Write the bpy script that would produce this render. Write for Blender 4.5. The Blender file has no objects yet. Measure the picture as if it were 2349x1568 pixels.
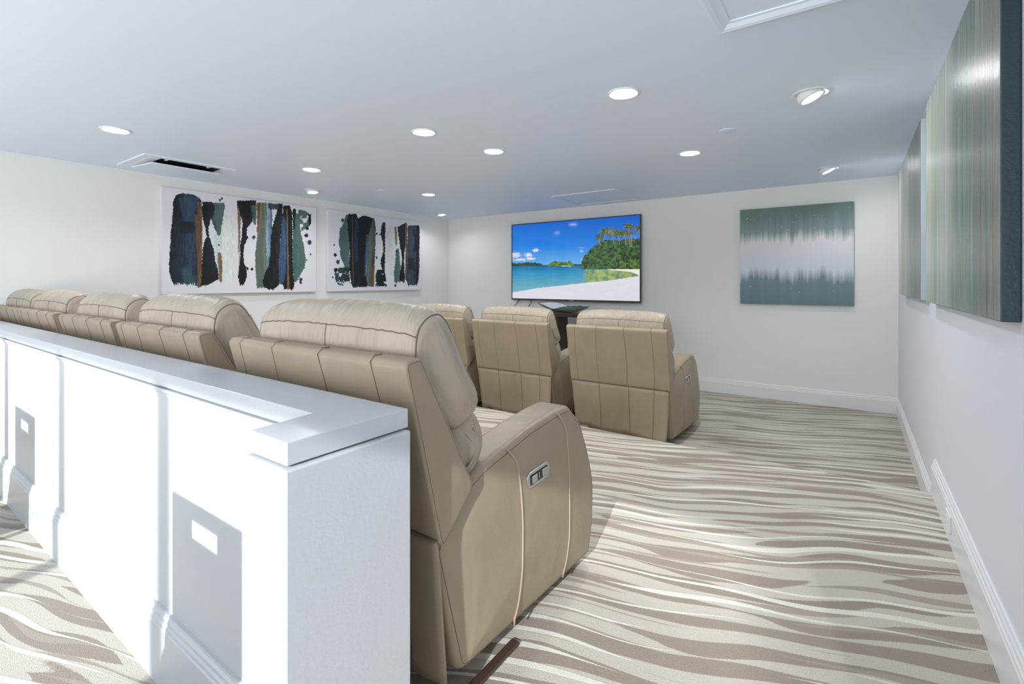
import bpy, bmesh, math, random
import numpy as np
from mathutils import Vector, Matrix
PI = math.pi
scene = bpy.context.scene
C = scene.collection
random.seed(7)

# ------------------------------------------------------------------ camera
W, H = 2349, 1568
FPX, YAW, CYP, HC = 1115.9, 0.6133, 646.3, 1.2627
cam_data = bpy.data.cameras.new('camera')
cam_data.sensor_fit = 'HORIZONTAL'
cam_data.sensor_width = 36.0
cam_data.lens = 36.0 * FPX / W
cam_data.shift_y = -(H / 2 - CYP) / W
cam_data.clip_start = 0.05
cam = bpy.data.objects.new('camera', cam_data)
cam.location = (0, 0, HC)
cam.rotation_euler = (PI / 2, 0, YAW)
C.objects.link(cam)
scene.camera = cam

# ------------------------------------------------------------------ world, sun, exposure
scene.view_settings.view_transform = 'Standard'
scene.view_settings.look = 'None'
scene.view_settings.exposure = 0.06
scene.view_settings.gamma = 1.0
scene.view_settings.use_curve_mapping = False
scene.cycles.use_denoising = True
scene.cycles.max_bounces = 10
scene.cycles.diffuse_bounces = 7
scene.cycles.sample_clamp_indirect = 6.0

world = bpy.data.worlds.new('sky')
scene.world = world
world.use_nodes = True
wn = world.node_tree.nodes
bg = wn['Background']
bg.inputs['Strength'].default_value = 1.0
wt = world.node_tree
w_tc = wt.nodes.new('ShaderNodeTexCoord')
w_sep = wt.nodes.new('ShaderNodeSeparateXYZ')
w_mr = wt.nodes.new('ShaderNodeMapRange')
w_mr.inputs['From Min'].default_value = -0.04
w_mr.inputs['From Max'].default_value = 0.04
w_mx = wt.nodes.new('ShaderNodeMix')
w_mx.data_type = 'RGBA'
LOWER_GLOW, SKY = 4.6, 2.0                   # lower half brightened as added uplight for the ceiling, blue sky above
w_mx.inputs['A'].default_value = (0.95 * LOWER_GLOW, 0.98 * LOWER_GLOW, 1.0 * LOWER_GLOW, 1)
w_mx.inputs['B'].default_value = (0.80 * SKY, 0.90 * SKY, 1.0 * SKY, 1)
wt.links.new(w_tc.outputs['Generated'], w_sep.inputs[0])
wt.links.new(w_sep.outputs['Z'], w_mr.inputs['Value'])
wt.links.new(w_mr.outputs['Result'], w_mx.inputs['Factor'])
wt.links.new(w_mx.outputs['Result'], bg.inputs['Color'])

SUN_DX, SUN_TAN = -0.24, 0.46           # sideways drift and fall per metre of depth
sd = bpy.data.lights.new('sun', 'SUN')
sd.energy = 4.5
sd.angle = math.radians(0.9)
sd.color = (0.96, 0.98, 1.0)
sun = bpy.data.objects.new('sun', sd)
sun.rotation_euler = Vector((SUN_DX, 1.0, -SUN_TAN)).to_track_quat('-Z', 'Y').to_euler()
sun.location = (1, -8, 5)
C.objects.link(sun)

LAMP_W = 10.0                            # watts per downlight
DISC_E = 26.0

# ------------------------------------------------------------------ dimensions
XR, XL, YF, YB = 0.3967, -6.2672, 6.836, -2.0
XR2, YRET = 1.7, 0.2                     # unseen widening added behind the camera so the sun reaches the aisle
ZC, ZL, ZCAM = 2.44, -0.197, -0.12
YS = 3.834                               # edge of the chair platform
YE = 0.672                               # camera side edge of the platform


# ------------------------------------------------------------------ helpers
def lin(c):
    out = []
    for v in c:
        v = v / 255.0
        out.append(v / 12.92 if v <= 0.04045 else ((v + 0.055) / 1.055) ** 2.4)
    return (out[0], out[1], out[2], 1.0)


def mesh_obj(name, verts, faces, mat=None, parent=None, smooth=False, mats=None, fmat=None):
    me = bpy.data.meshes.new(name)
    me.from_pydata([tuple(v) for v in verts], [], faces)
    me.update()
    bm = bmesh.new()
    bm.from_mesh(me)
    bmesh.ops.recalc_face_normals(bm, faces=bm.faces)
    bm.to_mesh(me)
    bm.free()
    if mats:
        for m in mats:
            me.materials.append(m)
        if fmat:
            me.polygons.foreach_set('material_index', fmat)
    elif mat:
        me.materials.append(mat)
    if smooth:
        me.polygons.foreach_set('use_smooth', [True] * len(me.polygons))
    o = bpy.data.objects.new(name, me)
    C.objects.link(o)
    if parent is not None:
        o.parent = parent
    return o


def sharpen(o, deg=35):
    me = o.data
    bm = bmesh.new()
    bm.from_mesh(me)
    for e in bm.edges:
        if len(e.link_faces) == 2 and e.calc_face_angle(0) > math.radians(deg):
            e.smooth = False
    bm.to_mesh(me)
    bm.free()


def merge_into(o, mb, mat):
    """stitching lines become part of the mesh they run over"""
    me = o.data
    mi = len(me.materials)
    me.materials.append(mat)
    bm = bmesh.new()
    bm.from_mesh(me)
    vs = [bm.verts.new(p) for p in mb.v]
    for f in mb.f:
        fc = bm.faces.new([vs[i] for i in f])
        fc.material_index = mi
        fc.smooth = True
    bm.to_mesh(me)
    bm.free()


def ring_boxes(mb, x0, y0, x1, y1, w, z0, z1):
    mb.box((x0, y0, z0), (x1, y0 + w, z1))
    mb.box((x0, y1 - w, z0), (x1, y1, z1))
    mb.box((x0, y0 + w, z0), (x0 + w, y1 - w, z1))
    mb.box((x1 - w, y0 + w, z0), (x1, y1 - w, z1))
    return mb


class MB:
    """collects simple shapes into one mesh"""
    def __init__(s):
        s.v, s.f, s.m = [], [], []

    def add(s, verts, faces, mi=0):
        b = len(s.v)
        s.v += [tuple(v) for v in verts]
        s.f += [tuple(i + b for i in f) for f in faces]
        s.m += [mi] * len(faces)
        return s

    def box(s, a, b, mi=0):
        x0, y0, z0 = a
        x1, y1, z1 = b
        v = [(x0, y0, z0), (x1, y0, z0), (x1, y1, z0), (x0, y1, z0),
             (x0, y0, z1), (x1, y0, z1), (x1, y1, z1), (x0, y1, z1)]
        f = [(0, 3, 2, 1), (4, 5, 6, 7), (0, 1, 5, 4), (1, 2, 6, 5), (2, 3, 7, 6), (3, 0, 4, 7)]
        return s.add(v, f, mi)

    def prism(s, poly, fn, t0, t1, mi=0):
        """poly: 2D points, fn(p, t) -> xyz"""
        n = len(poly)
        v = [fn(p, t0) for p in poly] + [fn(p, t1) for p in poly]
        f = [tuple(range(n))[::-1], tuple(range(n, 2 * n))]
        f += [(i, (i + 1) % n, n + (i + 1) % n, n + i) for i in range(n)]
        return s.add(v, f, mi)

    def lathe(s, prof, c=(0, 0, 0), n=40, mi=0):
        v, f = [], []
        for r, z in prof:
            for k in range(n):
                a = 2 * PI * k / n
                v.append((c[0] + r * math.cos(a), c[1] + r * math.sin(a), c[2] + z))
        for i in range(len(prof) - 1):
            for k in range(n):
                k2 = (k + 1) % n
                f.append((i * n + k, i * n + k2, (i + 1) * n + k2, (i + 1) * n + k))
        return s.add(v, f, mi)

    def tube(s, pts, r, n=8, mi=0, caps=True):
        pts = [Vector(p) for p in pts]
        v, f = [], []
        up = None
        for i, p in enumerate(pts):
            t = (pts[min(i + 1, len(pts) - 1)] - pts[max(i - 1, 0)])
            if t.length < 1e-9:
                t = Vector((0, 0, 1))
            t.normalize()
            if up is None:
                up = Vector((1, 0, 0)) if abs(t.x) < 0.8 else Vector((0, 1, 0))
            a = t.cross(up)
            if a.length < 1e-6:
                a = t.cross(Vector((0.3, 0.5, 0.8)))
            a.normalize()
            b = a.cross(t).normalized()
            up = b
            for k in range(n):
                q = 2 * PI * k / n
                v.append(p + a * (r * math.cos(q)) + b * (r * math.sin(q)))
        for i in range(len(pts) - 1):
            for k in range(n):
                k2 = (k + 1) % n
                f.append((i * n + k, i * n + k2, (i + 1) * n + k2, (i + 1) * n + k))
        if caps:
            f.append(tuple(range(n))[::-1])
            f.append(tuple(range((len(pts) - 1) * n, len(pts) * n)))
        return s.add(v, f, mi)

    def build(s, name, mat=None, parent=None, smooth=False, mats=None, bevel=0, seg=2, sharp=None):
        o = mesh_obj(name, s.v, s.f, mat, parent, smooth, mats, s.m if mats else None)
        if bevel:
            m = o.modifiers.new('bevel', 'BEVEL')
            m.width = bevel
            m.segments = seg
            m.limit_method = 'ANGLE'
            m.angle_limit = math.radians(40)
        if sharp:
            sharpen(o, sharp)
        return o


def tag(o, label, cat, group=None, kind=None):
    o['label'] = label
    o['category'] = cat
    if group:
        o['group'] = group
    if kind:
        o['kind'] = kind
    return o


def struct(o, label=None, cat=None):
    o['kind'] = 'structure'
    if label:
        o['label'] = label
    if cat:
        o['category'] = cat
    return o


def empty(name, loc, rz=0):
    o = bpy.data.objects.new(name, None)
    o.empty_display_size = 0.1
    o.location = loc
    o.rotation_euler = (0, 0, rz)
    C.objects.link(o)
    return o


def copy_tree(o, parent=None):
    c = o.copy()
    C.objects.link(c)
    if parent is not None:
        c.parent = parent
    for ch in list(o.children):
        copy_tree(ch, c)
    return c


# ------------------------------------------------------------------ materials
def new_mat(name):
    m = bpy.data.materials.new(name)
    m.use_nodes = True
    nt = m.node_tree
    return m, nt, nt.nodes['Principled BSDF']


def N(nt, kind, **kw):
    n = nt.nodes.new(kind)
    for k, v in kw.items():
        setattr(n, k, v)
    return n


def plain(name, rgb, rough=0.5, metal=0.0, bump=0.0, bscale=60, spec=0.5, coat=0.0, vary=0.0):
    m, nt, b = new_mat(name)
    b.inputs['Base Color'].default_value = lin(rgb)
    b.inputs['Roughness'].default_value = rough
    b.inputs['Metallic'].default_value = metal
    b.inputs['Specular IOR Level'].default_value = spec
    b.inputs['Coat Weight'].default_value = coat
    tc = N(nt, 'ShaderNodeTexCoord')
    if bump:
        ns = N(nt, 'ShaderNodeTexNoise')
        ns.inputs['Scale'].default_value = bscale
        ns.inputs['Detail'].default_value = 3
        bp = N(nt, 'ShaderNodeBump')
        bp.inputs['Strength'].default_value = bump
        bp.inputs['Distance'].default_value = 0.004
        nt.links.new(tc.outputs['Object'], ns.inputs['Vector'])
        nt.links.new(ns.outputs['Fac'], bp.inputs['Height'])
        nt.links.new(bp.outputs['Normal'], b.inputs['Normal'])
    if vary:
        n2 = N(nt, 'ShaderNodeTexNoise')
        n2.inputs['Scale'].default_value = 3.0
        n2.inputs['Detail'].default_value = 4
        mx = N(nt, 'ShaderNodeMix', data_type='RGBA')
        c = lin(rgb)
        mx.inputs['A'].default_value = tuple(v * (1 - vary) for v in c[:3]) + (1,)
        mx.inputs['B'].default_value = tuple(min(1, v * (1 + vary)) for v in c[:3]) + (1,)
        nt.links.new(tc.outputs['Object'], n2.inputs['Vector'])
        nt.links.new(n2.outputs['Fac'], mx.inputs['Factor'])
        nt.links.new(mx.outputs['Result'], b.inputs['Base Color'])
    return m


def emit(name, rgb, strength):
    m, nt, b = new_mat(name)
    b.inputs['Base Color'].default_value = lin(rgb)
    b.inputs['Emission Color'].default_value = lin(rgb)
    b.inputs['Emission Strength'].default_value = strength
    return m


def carpet_mat():
    m, nt, b = new_mat('striped_carpet')
    L = nt.links.new
    tc = N(nt, 'ShaderNodeTexCoord')
    rot = N(nt, 'ShaderNodeMapping')
    rot.inputs['Rotation'].default_value = (0, 0, math.radians(-20))
    L(tc.outputs['Object'], rot.inputs['Vector'])
    # slow wander of the stripes
    mp = N(nt, 'ShaderNodeMapping')
    mp.inputs['Scale'].default_value = (1.0, 0.45, 1)
    L(rot.outputs[0], mp.inputs['Vector'])
    warp = N(nt, 'ShaderNodeTexNoise')
    warp.inputs['Scale'].default_value = 1.0
    warp.inputs['Detail'].default_value = 1.0
    L(mp.outputs[0], warp.inputs['Vector'])
    sub = N(nt, 'ShaderNodeMath', operation='MULTIPLY_ADD')
    L(warp.outputs['Fac'], sub.inputs[0])
    sub.inputs[1].default_value = 0.34
    sep = N(nt, 'ShaderNodeSeparateXYZ')
    L(rot.outputs[0], sep.inputs[0])
    L(sep.outputs['Y'], sub.inputs[2])
    comb = N(nt, 'ShaderNodeCombineXYZ')
    L(sep.outputs['X'], comb.inputs['X'])
    L(sub.outputs[0], comb.inputs['Y'])
    L(sep.outputs['Z'], comb.inputs['Z'])

    def band(sx, sy, off, detail=1.5):
        p = N(nt, 'ShaderNodeMapping')
        p.inputs['Scale'].default_value = (sx, sy, 1)
        p.inputs['Location'].default_value = (off, off * 1.7, 0)
        L(comb.outputs[0], p.inputs['Vector'])
        n = N(nt, 'ShaderNodeTexNoise')
        n.inputs['Scale'].default_value = 1.0
        n.inputs['Detail'].default_value = detail
        n.inputs['Roughness'].default_value = 0.4
        L(p.outputs[0], n.inputs['Vector'])
        return n.outputs['Fac']

    # ragged pile edge
    rag = N(nt, 'ShaderNodeTexNoise')
    rag.inputs['Scale'].default_value = 130
    rag.inputs['Detail'].default_value = 2
    L(tc.outputs['Object'], rag.inputs['Vector'])
    rg = N(nt, 'ShaderNodeMath', operation='MULTIPLY_ADD')
    L(rag.outputs['Fac'], rg.inputs[0])
    rg.inputs[1].default_value = 0.05
    rg.inputs[2].default_value = -0.025

    def addrag(s):
        a = N(nt, 'ShaderNodeMath', operation='ADD')
        L(s, a.inputs[0])
        L(rg.outputs[0], a.inputs[1])
        return a.outputs[0]

    def step(s, lo, hi):
        r = N(nt, 'ShaderNodeMapRange')
        r.interpolation_type = 'SMOOTHSTEP'
        L(s, r.inputs['Value'])
        r.inputs['From Min'].default_value = lo
        r.inputs['From Max'].default_value = hi
        return r.outputs['Result']

    sq = N(nt, 'ShaderNodeSeparateXYZ')
    L(comb.outputs[0], sq.inputs[0])

    def ramp(freq, noise, gain, phase):
        ra = N(nt, 'ShaderNodeMath', operation='MULTIPLY')
        L(noise, ra.inputs[0])
        ra.inputs[1].default_value = gain
        rb = N(nt, 'ShaderNodeMath', operation='MULTIPLY_ADD')
        L(sq.outputs['Y'], rb.inputs[0])
        rb.inputs[1].default_value = freq
        L(ra.outputs[0], rb.inputs[2])
        rp = N(nt, 'ShaderNodeMath', operation='ADD')
        L(rb.outputs[0], rp.inputs[0])
        rp.inputs[1].default_value = phase
        fr_ = N(nt, 'ShaderNodeMath', operation='FRACT')
        L(rp.outputs[0], fr_.inputs[0])
        d = N(nt, 'ShaderNodeMath', operation='SUBTRACT')
        L(fr_.outputs[0], d.inputs[0])
        d.inputs[1].default_value = 0.5
        ab = N(nt, 'ShaderNodeMath', operation='ABSOLUTE')
        L(d.outputs[0], ab.inputs[0])
        return ab.outputs[0]

    def minus(s, noise, gain):
        m_ = N(nt, 'ShaderNodeMath', operation='MULTIPLY_ADD')
        L(noise, m_.inputs[0])
        m_.inputs[1].default_value = -gain
        L(s, m_.inputs[2])
        return m_.outputs[0]

    # tapering brown bands: a wandering ramp whose band width swells and dies out
    t1 = minus(ramp(8.2, band(0.9, 1.6, 11.3, 1.0), 2.2, 0.0), band(1.35, 8.0, 3.1, 1.5), 1.5)
    brown = step(addrag(t1), -0.545, -0.575)
    t2 = minus(ramp(13.5, band(0.8, 2.0, 47.0, 1.0), 2.5, 0.3), band(1.3, 8.0, 9.1, 1.5), 1.3)
    thin = step(addrag(t2), -0.60, -0.63)
    t3 = minus(ramp(11.5, band(0.85, 1.8, 5.3, 1.0), 2.4, 0.6), band(1.0, 5.0, 61.1, 1.0), 0.75)
    cream = step(addrag(t3), -0.325, -0.355)
    base = N(nt, 'ShaderNodeMix', data_type='RGBA')
    base.inputs['A'].default_value = lin((191, 184, 171))
    base.inputs['B'].default_value = lin((148, 137, 123))
    L(brown, base.inputs['Factor'])
    m3 = N(nt, 'ShaderNodeMix', data_type='RGBA')
    L(thin, m3.inputs['Factor'])
    L(base.outputs['Result'], m3.inputs['A'])
    m3.inputs['B'].default_value = lin((160, 150, 136))
    m2 = N(nt, 'ShaderNodeMix', data_type='RGBA')
    L(cream, m2.inputs['Factor'])
    L(m3.outputs['Result'], m2.inputs['A'])
    m2.inputs['B'].default_value = lin((218, 214, 202))
    # pile speckle
    sp = N(nt, 'ShaderNodeTexNoise')
    sp.inputs['Scale'].default_value = 260
    sp.inputs['Detail'].default_value = 2
    L(tc.outputs['Object'], sp.inputs['Vector'])
    hr = N(nt, 'ShaderNodeMapRange')
    L(sp.outputs['Fac'], hr.inputs['Value'])
    hr.inputs['From Min'].default_value = 0.3
    hr.inputs['From Max'].default_value = 0.7
    hr.inputs['To Min'].default_value = 0.86
    hr.inputs['To Max'].default_value = 1.12
    mul = N(nt, 'ShaderNodeVectorMath', operation='SCALE')
    L(m2.outputs['Result'], mul.inputs[0])
    L(hr.outputs['Result'], mul.inputs['Scale'])
    L(mul.outputs[0], b.inputs['Base Color'])
    bp = N(nt, 'ShaderNodeBump')
    bp.inputs['Strength'].default_value = 0.5
    bp.inputs['Distance'].default_value = 0.006
    sm = N(nt, 'ShaderNodeMath', operation='MULTIPLY_ADD')
    L(cream, sm.inputs[0])
    sm.inputs[1].default_value = 0.4
    L(sp.outputs['Fac'], sm.inputs[2])
    L(sm.outputs[0], bp.inputs['Height'])
    L(bp.outputs['Normal'], b.inputs['Normal'])
    b.inputs['Roughness'].default_value = 0.95
    b.inputs['Specular IOR Level'].default_value = 0.1
    b.inputs['Sheen Weight'].default_value = 0.15
    return m


def leather_mat(name, rgb, wr=0.35):
    m, nt, b = new_mat(name)
    L = nt.links.new
    tc = N(nt, 'ShaderNodeTexCoord')
    n1 = N(nt, 'ShaderNodeTexNoise')
    n1.inputs['Scale'].default_value = 4.0
    n1.inputs['Detail'].default_value = 5
    n1.inputs['Roughness'].default_value = 0.6
    L(tc.outputs['Object'], n1.inputs['Vector'])
    c = lin(rgb)
    mx = N(nt, 'ShaderNodeMix', data_type='RGBA')
    mx.inputs['A'].default_value = tuple(v * 0.80 for v in c[:3]) + (1,)
    mx.inputs['B'].default_value = tuple(v * 1.16 for v in c[:3]) + (1,)
    L(n1.outputs['Fac'], mx.inputs['Factor'])
    L(mx.outputs['Result'], b.inputs['Base Color'])
    # soft creases + fine grain
    mp = N(nt, 'ShaderNodeMapping')
    mp.inputs['Scale'].default_value = (9, 5, 2.5)
    L(tc.outputs['Object'], mp.inputs['Vector'])
    cr = N(nt, 'ShaderNodeTexNoise')
    cr.inputs['Scale'].default_value = 1.2
    cr.inputs['Detail'].default_value = 3
    cr.inputs['Distortion'].default_value = 0.8
    L(mp.outputs[0], cr.inputs['Vector'])
    b1 = N(nt, 'ShaderNodeBump')
    b1.inputs['Strength'].default_value = wr
    b1.inputs['Distance'].default_value = 0.03
    L(cr.outputs['Fac'], b1.inputs['Height'])
    g = N(nt, 'ShaderNodeTexNoise')
    g.inputs['Scale'].default_value = 220
    g.inputs['Detail'].default_value = 2
    L(tc.outputs['Object'], g.inputs['Vector'])
    b2 = N(nt, 'ShaderNodeBump')
    b2.inputs['Strength'].default_value = 0.12
    b2.inputs['Distance'].default_value = 0.003
    L(g.outputs['Fac'], b2.inputs['Height'])
    L(b1.outputs['Normal'], b2.inputs['Normal'])
    L(b2.outputs['Normal'], b.inputs['Normal'])
    b.inputs['Roughness'].default_value = 0.42
    b.inputs['Specular IOR Level'].default_value = 0.45
    return m


M = {}
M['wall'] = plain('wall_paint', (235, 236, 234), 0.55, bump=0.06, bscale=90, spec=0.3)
M['wall_shaded'] = plain('wall_paint_shaded', (222, 226, 233), 0.5, bump=0.06, bscale=90, spec=0.3)  # same paint as the other walls, dimmer cooler light tinted into the colour
M['ceiling'] = plain('ceiling_paint_skylit', (230, 240, 255), 0.5, bump=0.04, bscale=50, spec=0.35)  # white ceiling; the blue of the sky light is put into its colour
M['trim'] = plain('trim_gloss_paint', (232, 233, 236), 0.3, spec=0.5)
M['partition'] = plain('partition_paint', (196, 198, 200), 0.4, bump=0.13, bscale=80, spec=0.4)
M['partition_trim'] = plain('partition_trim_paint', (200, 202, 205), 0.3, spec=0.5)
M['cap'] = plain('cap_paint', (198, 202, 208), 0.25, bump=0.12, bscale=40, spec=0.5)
M['carpet'] = carpet_mat()
M['leather'] = leather_mat('taupe_leather', (160, 144, 120), 0.18)
M['cushion'] = leather_mat('taupe_leather_soft', (176, 163, 144), 0.85)
M['seam'] = plain('seam_stitching', (112, 95, 75), 0.7)  # stitching, a darker brown than the leather
M['piping'] = plain('piping_leather', (170, 155, 132), 0.4)
M['dark'] = plain('black_plastic', (22, 22, 24), 0.4)
M['chrome'] = plain('brushed_chrome', (200, 200, 200), 0.25, metal=0.9)
M['wood'] = plain('dark_wood', (62, 44, 36), 0.35, vary=0.25)
M['strip_wood'] = plain('brown_wood_strip', (72, 55, 45), 0.4, vary=0.3)
M['white_plastic'] = plain('white_plastic', (235, 236, 238), 0.35)
M['slot'] = plain('slot_shade', (8, 8, 8), 0.8)
M['disc'] = emit('lamp_disc', (255, 253, 250), DISC_E)
M['bezel'] = plain('tv_bezel_metal', (78, 76, 74), 0.3, metal=0.7)
M['cable'] = plain('cable_black', (20, 20, 22), 0.5)
M['window_frame'] = plain('window_frame', (225, 225, 225), 0.4)

# ------------------------------------------------------------------ room shell
# floor: camera side level, chair platform, lower level towards the screen; one carpeted body
fl = MB()
prof = [(YB, ZCAM), (YE, ZCAM), (YE, 0.0), (YS, 0.0), (YS, ZL), (YF, ZL), (YF, ZL - 0.2), (YB, ZL - 0.2)]
fl.prism(prof, lambda p, t: (t, p[0], p[1]), XL, XR)
fl.box((XR, YB, ZL - 0.2), (XR2, YRET, ZCAM))
struct(fl.build('floor', M['carpet']))

ce = MB().box((XL - 0.1, YB - 0.1, ZC), (XR2 + 0.1, YF + 0.1, ZC + 0.12))
struct(ce.build('ceiling', M['ceiling']))
struct(MB().box((XL - 0.12, YB, ZL - 0.2), (XL, YF + 0.1, ZC)).build('wall_left', M['wall']))
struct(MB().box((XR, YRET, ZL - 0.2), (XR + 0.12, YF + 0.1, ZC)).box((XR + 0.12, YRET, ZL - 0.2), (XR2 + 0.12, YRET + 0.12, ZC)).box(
    (XR2, YB, ZL - 0.2), (XR2 + 0.12, YRET, ZC)).build('wall_right', M['wall_shaded']))
struct(MB().box((XL, YF, ZL - 0.2), (XR, YF + 0.1, ZC)).build('wall_front', M['wall']))
# window wall behind the camera: opening with mullions
WX0, WX1, WZ0, WZ1 = -5.25, 1.2, 0.05, 2.19
wb = MB()
wb.box((XL - 0.1, YB - 0.12, ZL - 0.2), (WX0, YB, ZC))
wb.box((WX1, YB - 0.12, ZL - 0.2), (XR2 + 0.12, YB, ZC))
wb.box((WX0, YB - 0.12, ZL - 0.2), (WX1, YB, WZ0))
wb.box((WX0, YB - 0.12, WZ1), (WX1, YB, ZC))
struct(wb.build('wall_back', M['wall']))
mul = [-3.82, -2.57, -1.32]
wf = MB()
for mx_ in mul:
    wf.box((mx_ - 0.045, YB - 0.09, WZ0), (mx_ + 0.045, YB - 0.02, WZ1))
struct(wf.build('window_1', M['window_frame']))

# added unseen sheer layers, staggered so the sun's right edge fades out
def sheer_mat():
    m, nt, b = new_mat('sun_fade_sheer')
    tr_ = N(nt, 'ShaderNodeBsdfTransparent')
    tl_ = N(nt, 'ShaderNodeBsdfTranslucent')
    mx = N(nt, 'ShaderNodeMixShader')
    mx.inputs['Fac'].default_value = 0.25
    nt.links.new(tr_.outputs[0], mx.inputs[1])
    nt.links.new(tl_.outputs[0], mx.inputs[2])
    nt.links.new(mx.outputs[0], nt.nodes['Material Output'].inputs['Surface'])
    return m


M['sheer'] = sheer_mat()
ec = empty('sun_fade_screen', (0.9, YB + 0.10, WZ1 + 0.08))
for k in range(9):
    xa, xb = -0.30 + 0.062 * k, 0.42
    vs_, n_c = [], 24
    for i in range(n_c + 1):
        xx = xa + (xb - xa) * i / n_c
        yy = k * 0.012 - 0.05 + 0.004 * math.sin(xx * 60 + k)
        vs_ += [(xx, yy, 0), (xx, yy, -WZ1 - 0.12)]
    mesh_obj('sun_fade_layer', vs_, [(2 * i, 2 * i + 2, 2 * i + 3, 2 * i + 1) for i in range(n_c)], M['sheer'], ec, smooth=True)
MB().tube([(-0.45, 0, 0.02), (0.5, 0, 0.02)], 0.012, 12).build('sun_fade_rod', M['chrome'], ec, smooth=True)
tag(ec, 'unseen sheer layers added at the end of the window to fade the sun', 'curtain')

# baseboards: profiled board, ogee steps near the top
def base_poly(h, t=0.018):
    return [(0, 0), (t, 0), (t, h - 0.05), (t - 0.003, h - 0.045), (t - 0.003, h - 0.034), (t - 0.008, h - 0.028),
            (t - 0.008, h - 0.016), (t - 0.013, h - 0.008), (t - 0.014, h), (0, h)]


BH = 0.185
def board(name, fn, t0, t1, z, h=BH, t=0.018, mat='trim'):
    mb = MB()
    mb.prism(base_poly(h, t), lambda p, q: fn(p[0], z + p[1], q), t0, t1)
    return struct(mb.build(name, M[mat]))


board('baseboard_front', lambda d, z, q: (q, YF - d, z), XL, XR, ZL)
board('baseboard_left', lambda d, z, q: (XL + d, q, z), 0.9, YS, 0.0)
board('baseboard_left', lambda d, z, q: (XL + d, q, z), YS, YF, ZL)
board('baseboard_right', lambda d, z, q: (XR - d, q, z), YS, YF, ZL)
board('baseboard_right', lambda d, z, q: (XR - d, q, z), YE, YS + 0.002, 0.0, h=0.205, t=0.021)
board('baseboard_right', lambda d, z, q: (XR - d, q, z), YRET, YE, ZCAM)

# ------------------------------------------------------------------ low partition wall with cap
PX0, PX1 = -1.056, -0.895
hw = MB()
L_poly = [(XL, 0.69), (PX0, 0.69), (PX0, 0.515), (PX1, 0.515), (PX1, 0.838), (XL, 0.838)]
hw.prism(L_poly, lambda p, t: (p[0], p[1], t), ZCAM, 0.897)
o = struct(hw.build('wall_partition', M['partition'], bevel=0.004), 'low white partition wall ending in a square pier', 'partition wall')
cp = MB()
cap_poly = [(XL, 0.68), (-1.066, 0.68), (-1.052, 0.5252), (-0.909, 0.5252), (-0.909, 0.842), (XL, 0.842)]
cp.prism(cap_poly, lambda p, t: (p[0], p[1], t), 0.901, 0.9474)
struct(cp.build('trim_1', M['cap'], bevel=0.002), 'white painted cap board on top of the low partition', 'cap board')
tr = MB()
tr.prism([(0.691, 0.865), (0.684, 0.868), (0.684, 0.876), (0.676, 0.884), (0.676, 0.895), (0.691, 0.895)],
         lambda p, t: (t, p[0], p[1]), XL, PX0)
struct(tr.build('trim_2', M['partition_trim']), 'thin white molding under the partition cap', 'molding')
board('baseboard_partition', lambda d, z, q: (q, 0.69 - d, z), XL, PX0, ZCAM, h=0.25, t=0.025, mat='partition_trim')

# wooden strip at the end of the partition
st = MB().box((-0.985, 0.86, 0.0), (-0.952, 1.40, 0.012))
struct(st.build('trim_3', M['strip_wood'], bevel=0.003), 'brown wooden strip on the carpet beside the end recliner', 'floor strip')


# ------------------------------------------------------------------ recliner
def rpoly(pts, rad, seg=5):
    """polygon with rounded corners"""
    n = len(pts)
    out = []
    for i in range(n):
        p = Vector(pts[i]).to_2d() if len(pts[i]) == 2 else Vector(pts[i][:2])
        r = pts[i][2] if len(pts[i]) > 2 else rad
        a = Vector(pts[i - 1][:2]) - p
        b = Vector(pts[(i + 1) % n][:2]) - p
        la, lb = a.length, b.length
        a.normalize()
        b.normalize()
        ang = math.acos(max(-1, min(1, a.dot(b))))
        d = min(r / max(math.tan(ang / 2), 1e-3), la * 0.45, lb * 0.45)
        p0, p2 = p + a * d, p + b * d
        for k in range(seg + 1):
            t = k / seg
            q = p0 * (1 - t) ** 2 + p * 2 * t * (1 - t) + p2 * t * t
            out.append((q.x, q.y))
    return out


def catmull(pts, per=6):
    n = len(pts)
    out = []
    for i in range(n):
        p0, p1, p2, p3 = (Vector(pts[(i + k - 1) % n]) for k in range(4))
        for k in range(per):
            t = k / per
            q = 0.5 * ((2 * p1) + (p2 - p0) * t + (2 * p0 - 5 * p1 + 4 * p2 - p3) * t * t + (3 * p1 - p0 - 3 * p2 + p3) * t ** 3)
            out.append((q.x, q.y))
    return out


def resample(poly, n):
    P = np.array(poly + [poly[0]])
    d = np.r_[0, np.cumsum(np.hypot(*np.diff(P, axis=0).T))]
    t = np.linspace(0, d[-1], n, endpoint=False)
    return list(zip(np.interp(t, d, P[:, 0]), np.interp(t, d, P[:, 1])))


def area2(poly):
    return sum(poly[i - 1][0] * poly[i][1] - poly[i][0] * poly[i - 1][1] for i in range(len(poly)))


def offset(poly, d):
    n = len(poly)
    sgn = 1 if area2(poly) > 0 else -1
    out = []
    for i in range(n):
        a = Vector(poly[i - 1])
        b = Vector(poly[(i + 1) % n])
        t = b - a
        if t.length < 1e-9:
            out.append(poly[i])
            continue
        t.normalize()
        nrm = Vector((-t.y, t.x)) * sgn
        q = Vector(poly[i]) + nrm * d
        out.append((q.x, q.y))
    return out


def centroid(poly):
    return (sum(p[0] for p in poly) / len(poly), sum(p[1] for p in poly) / len(poly))


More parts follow.
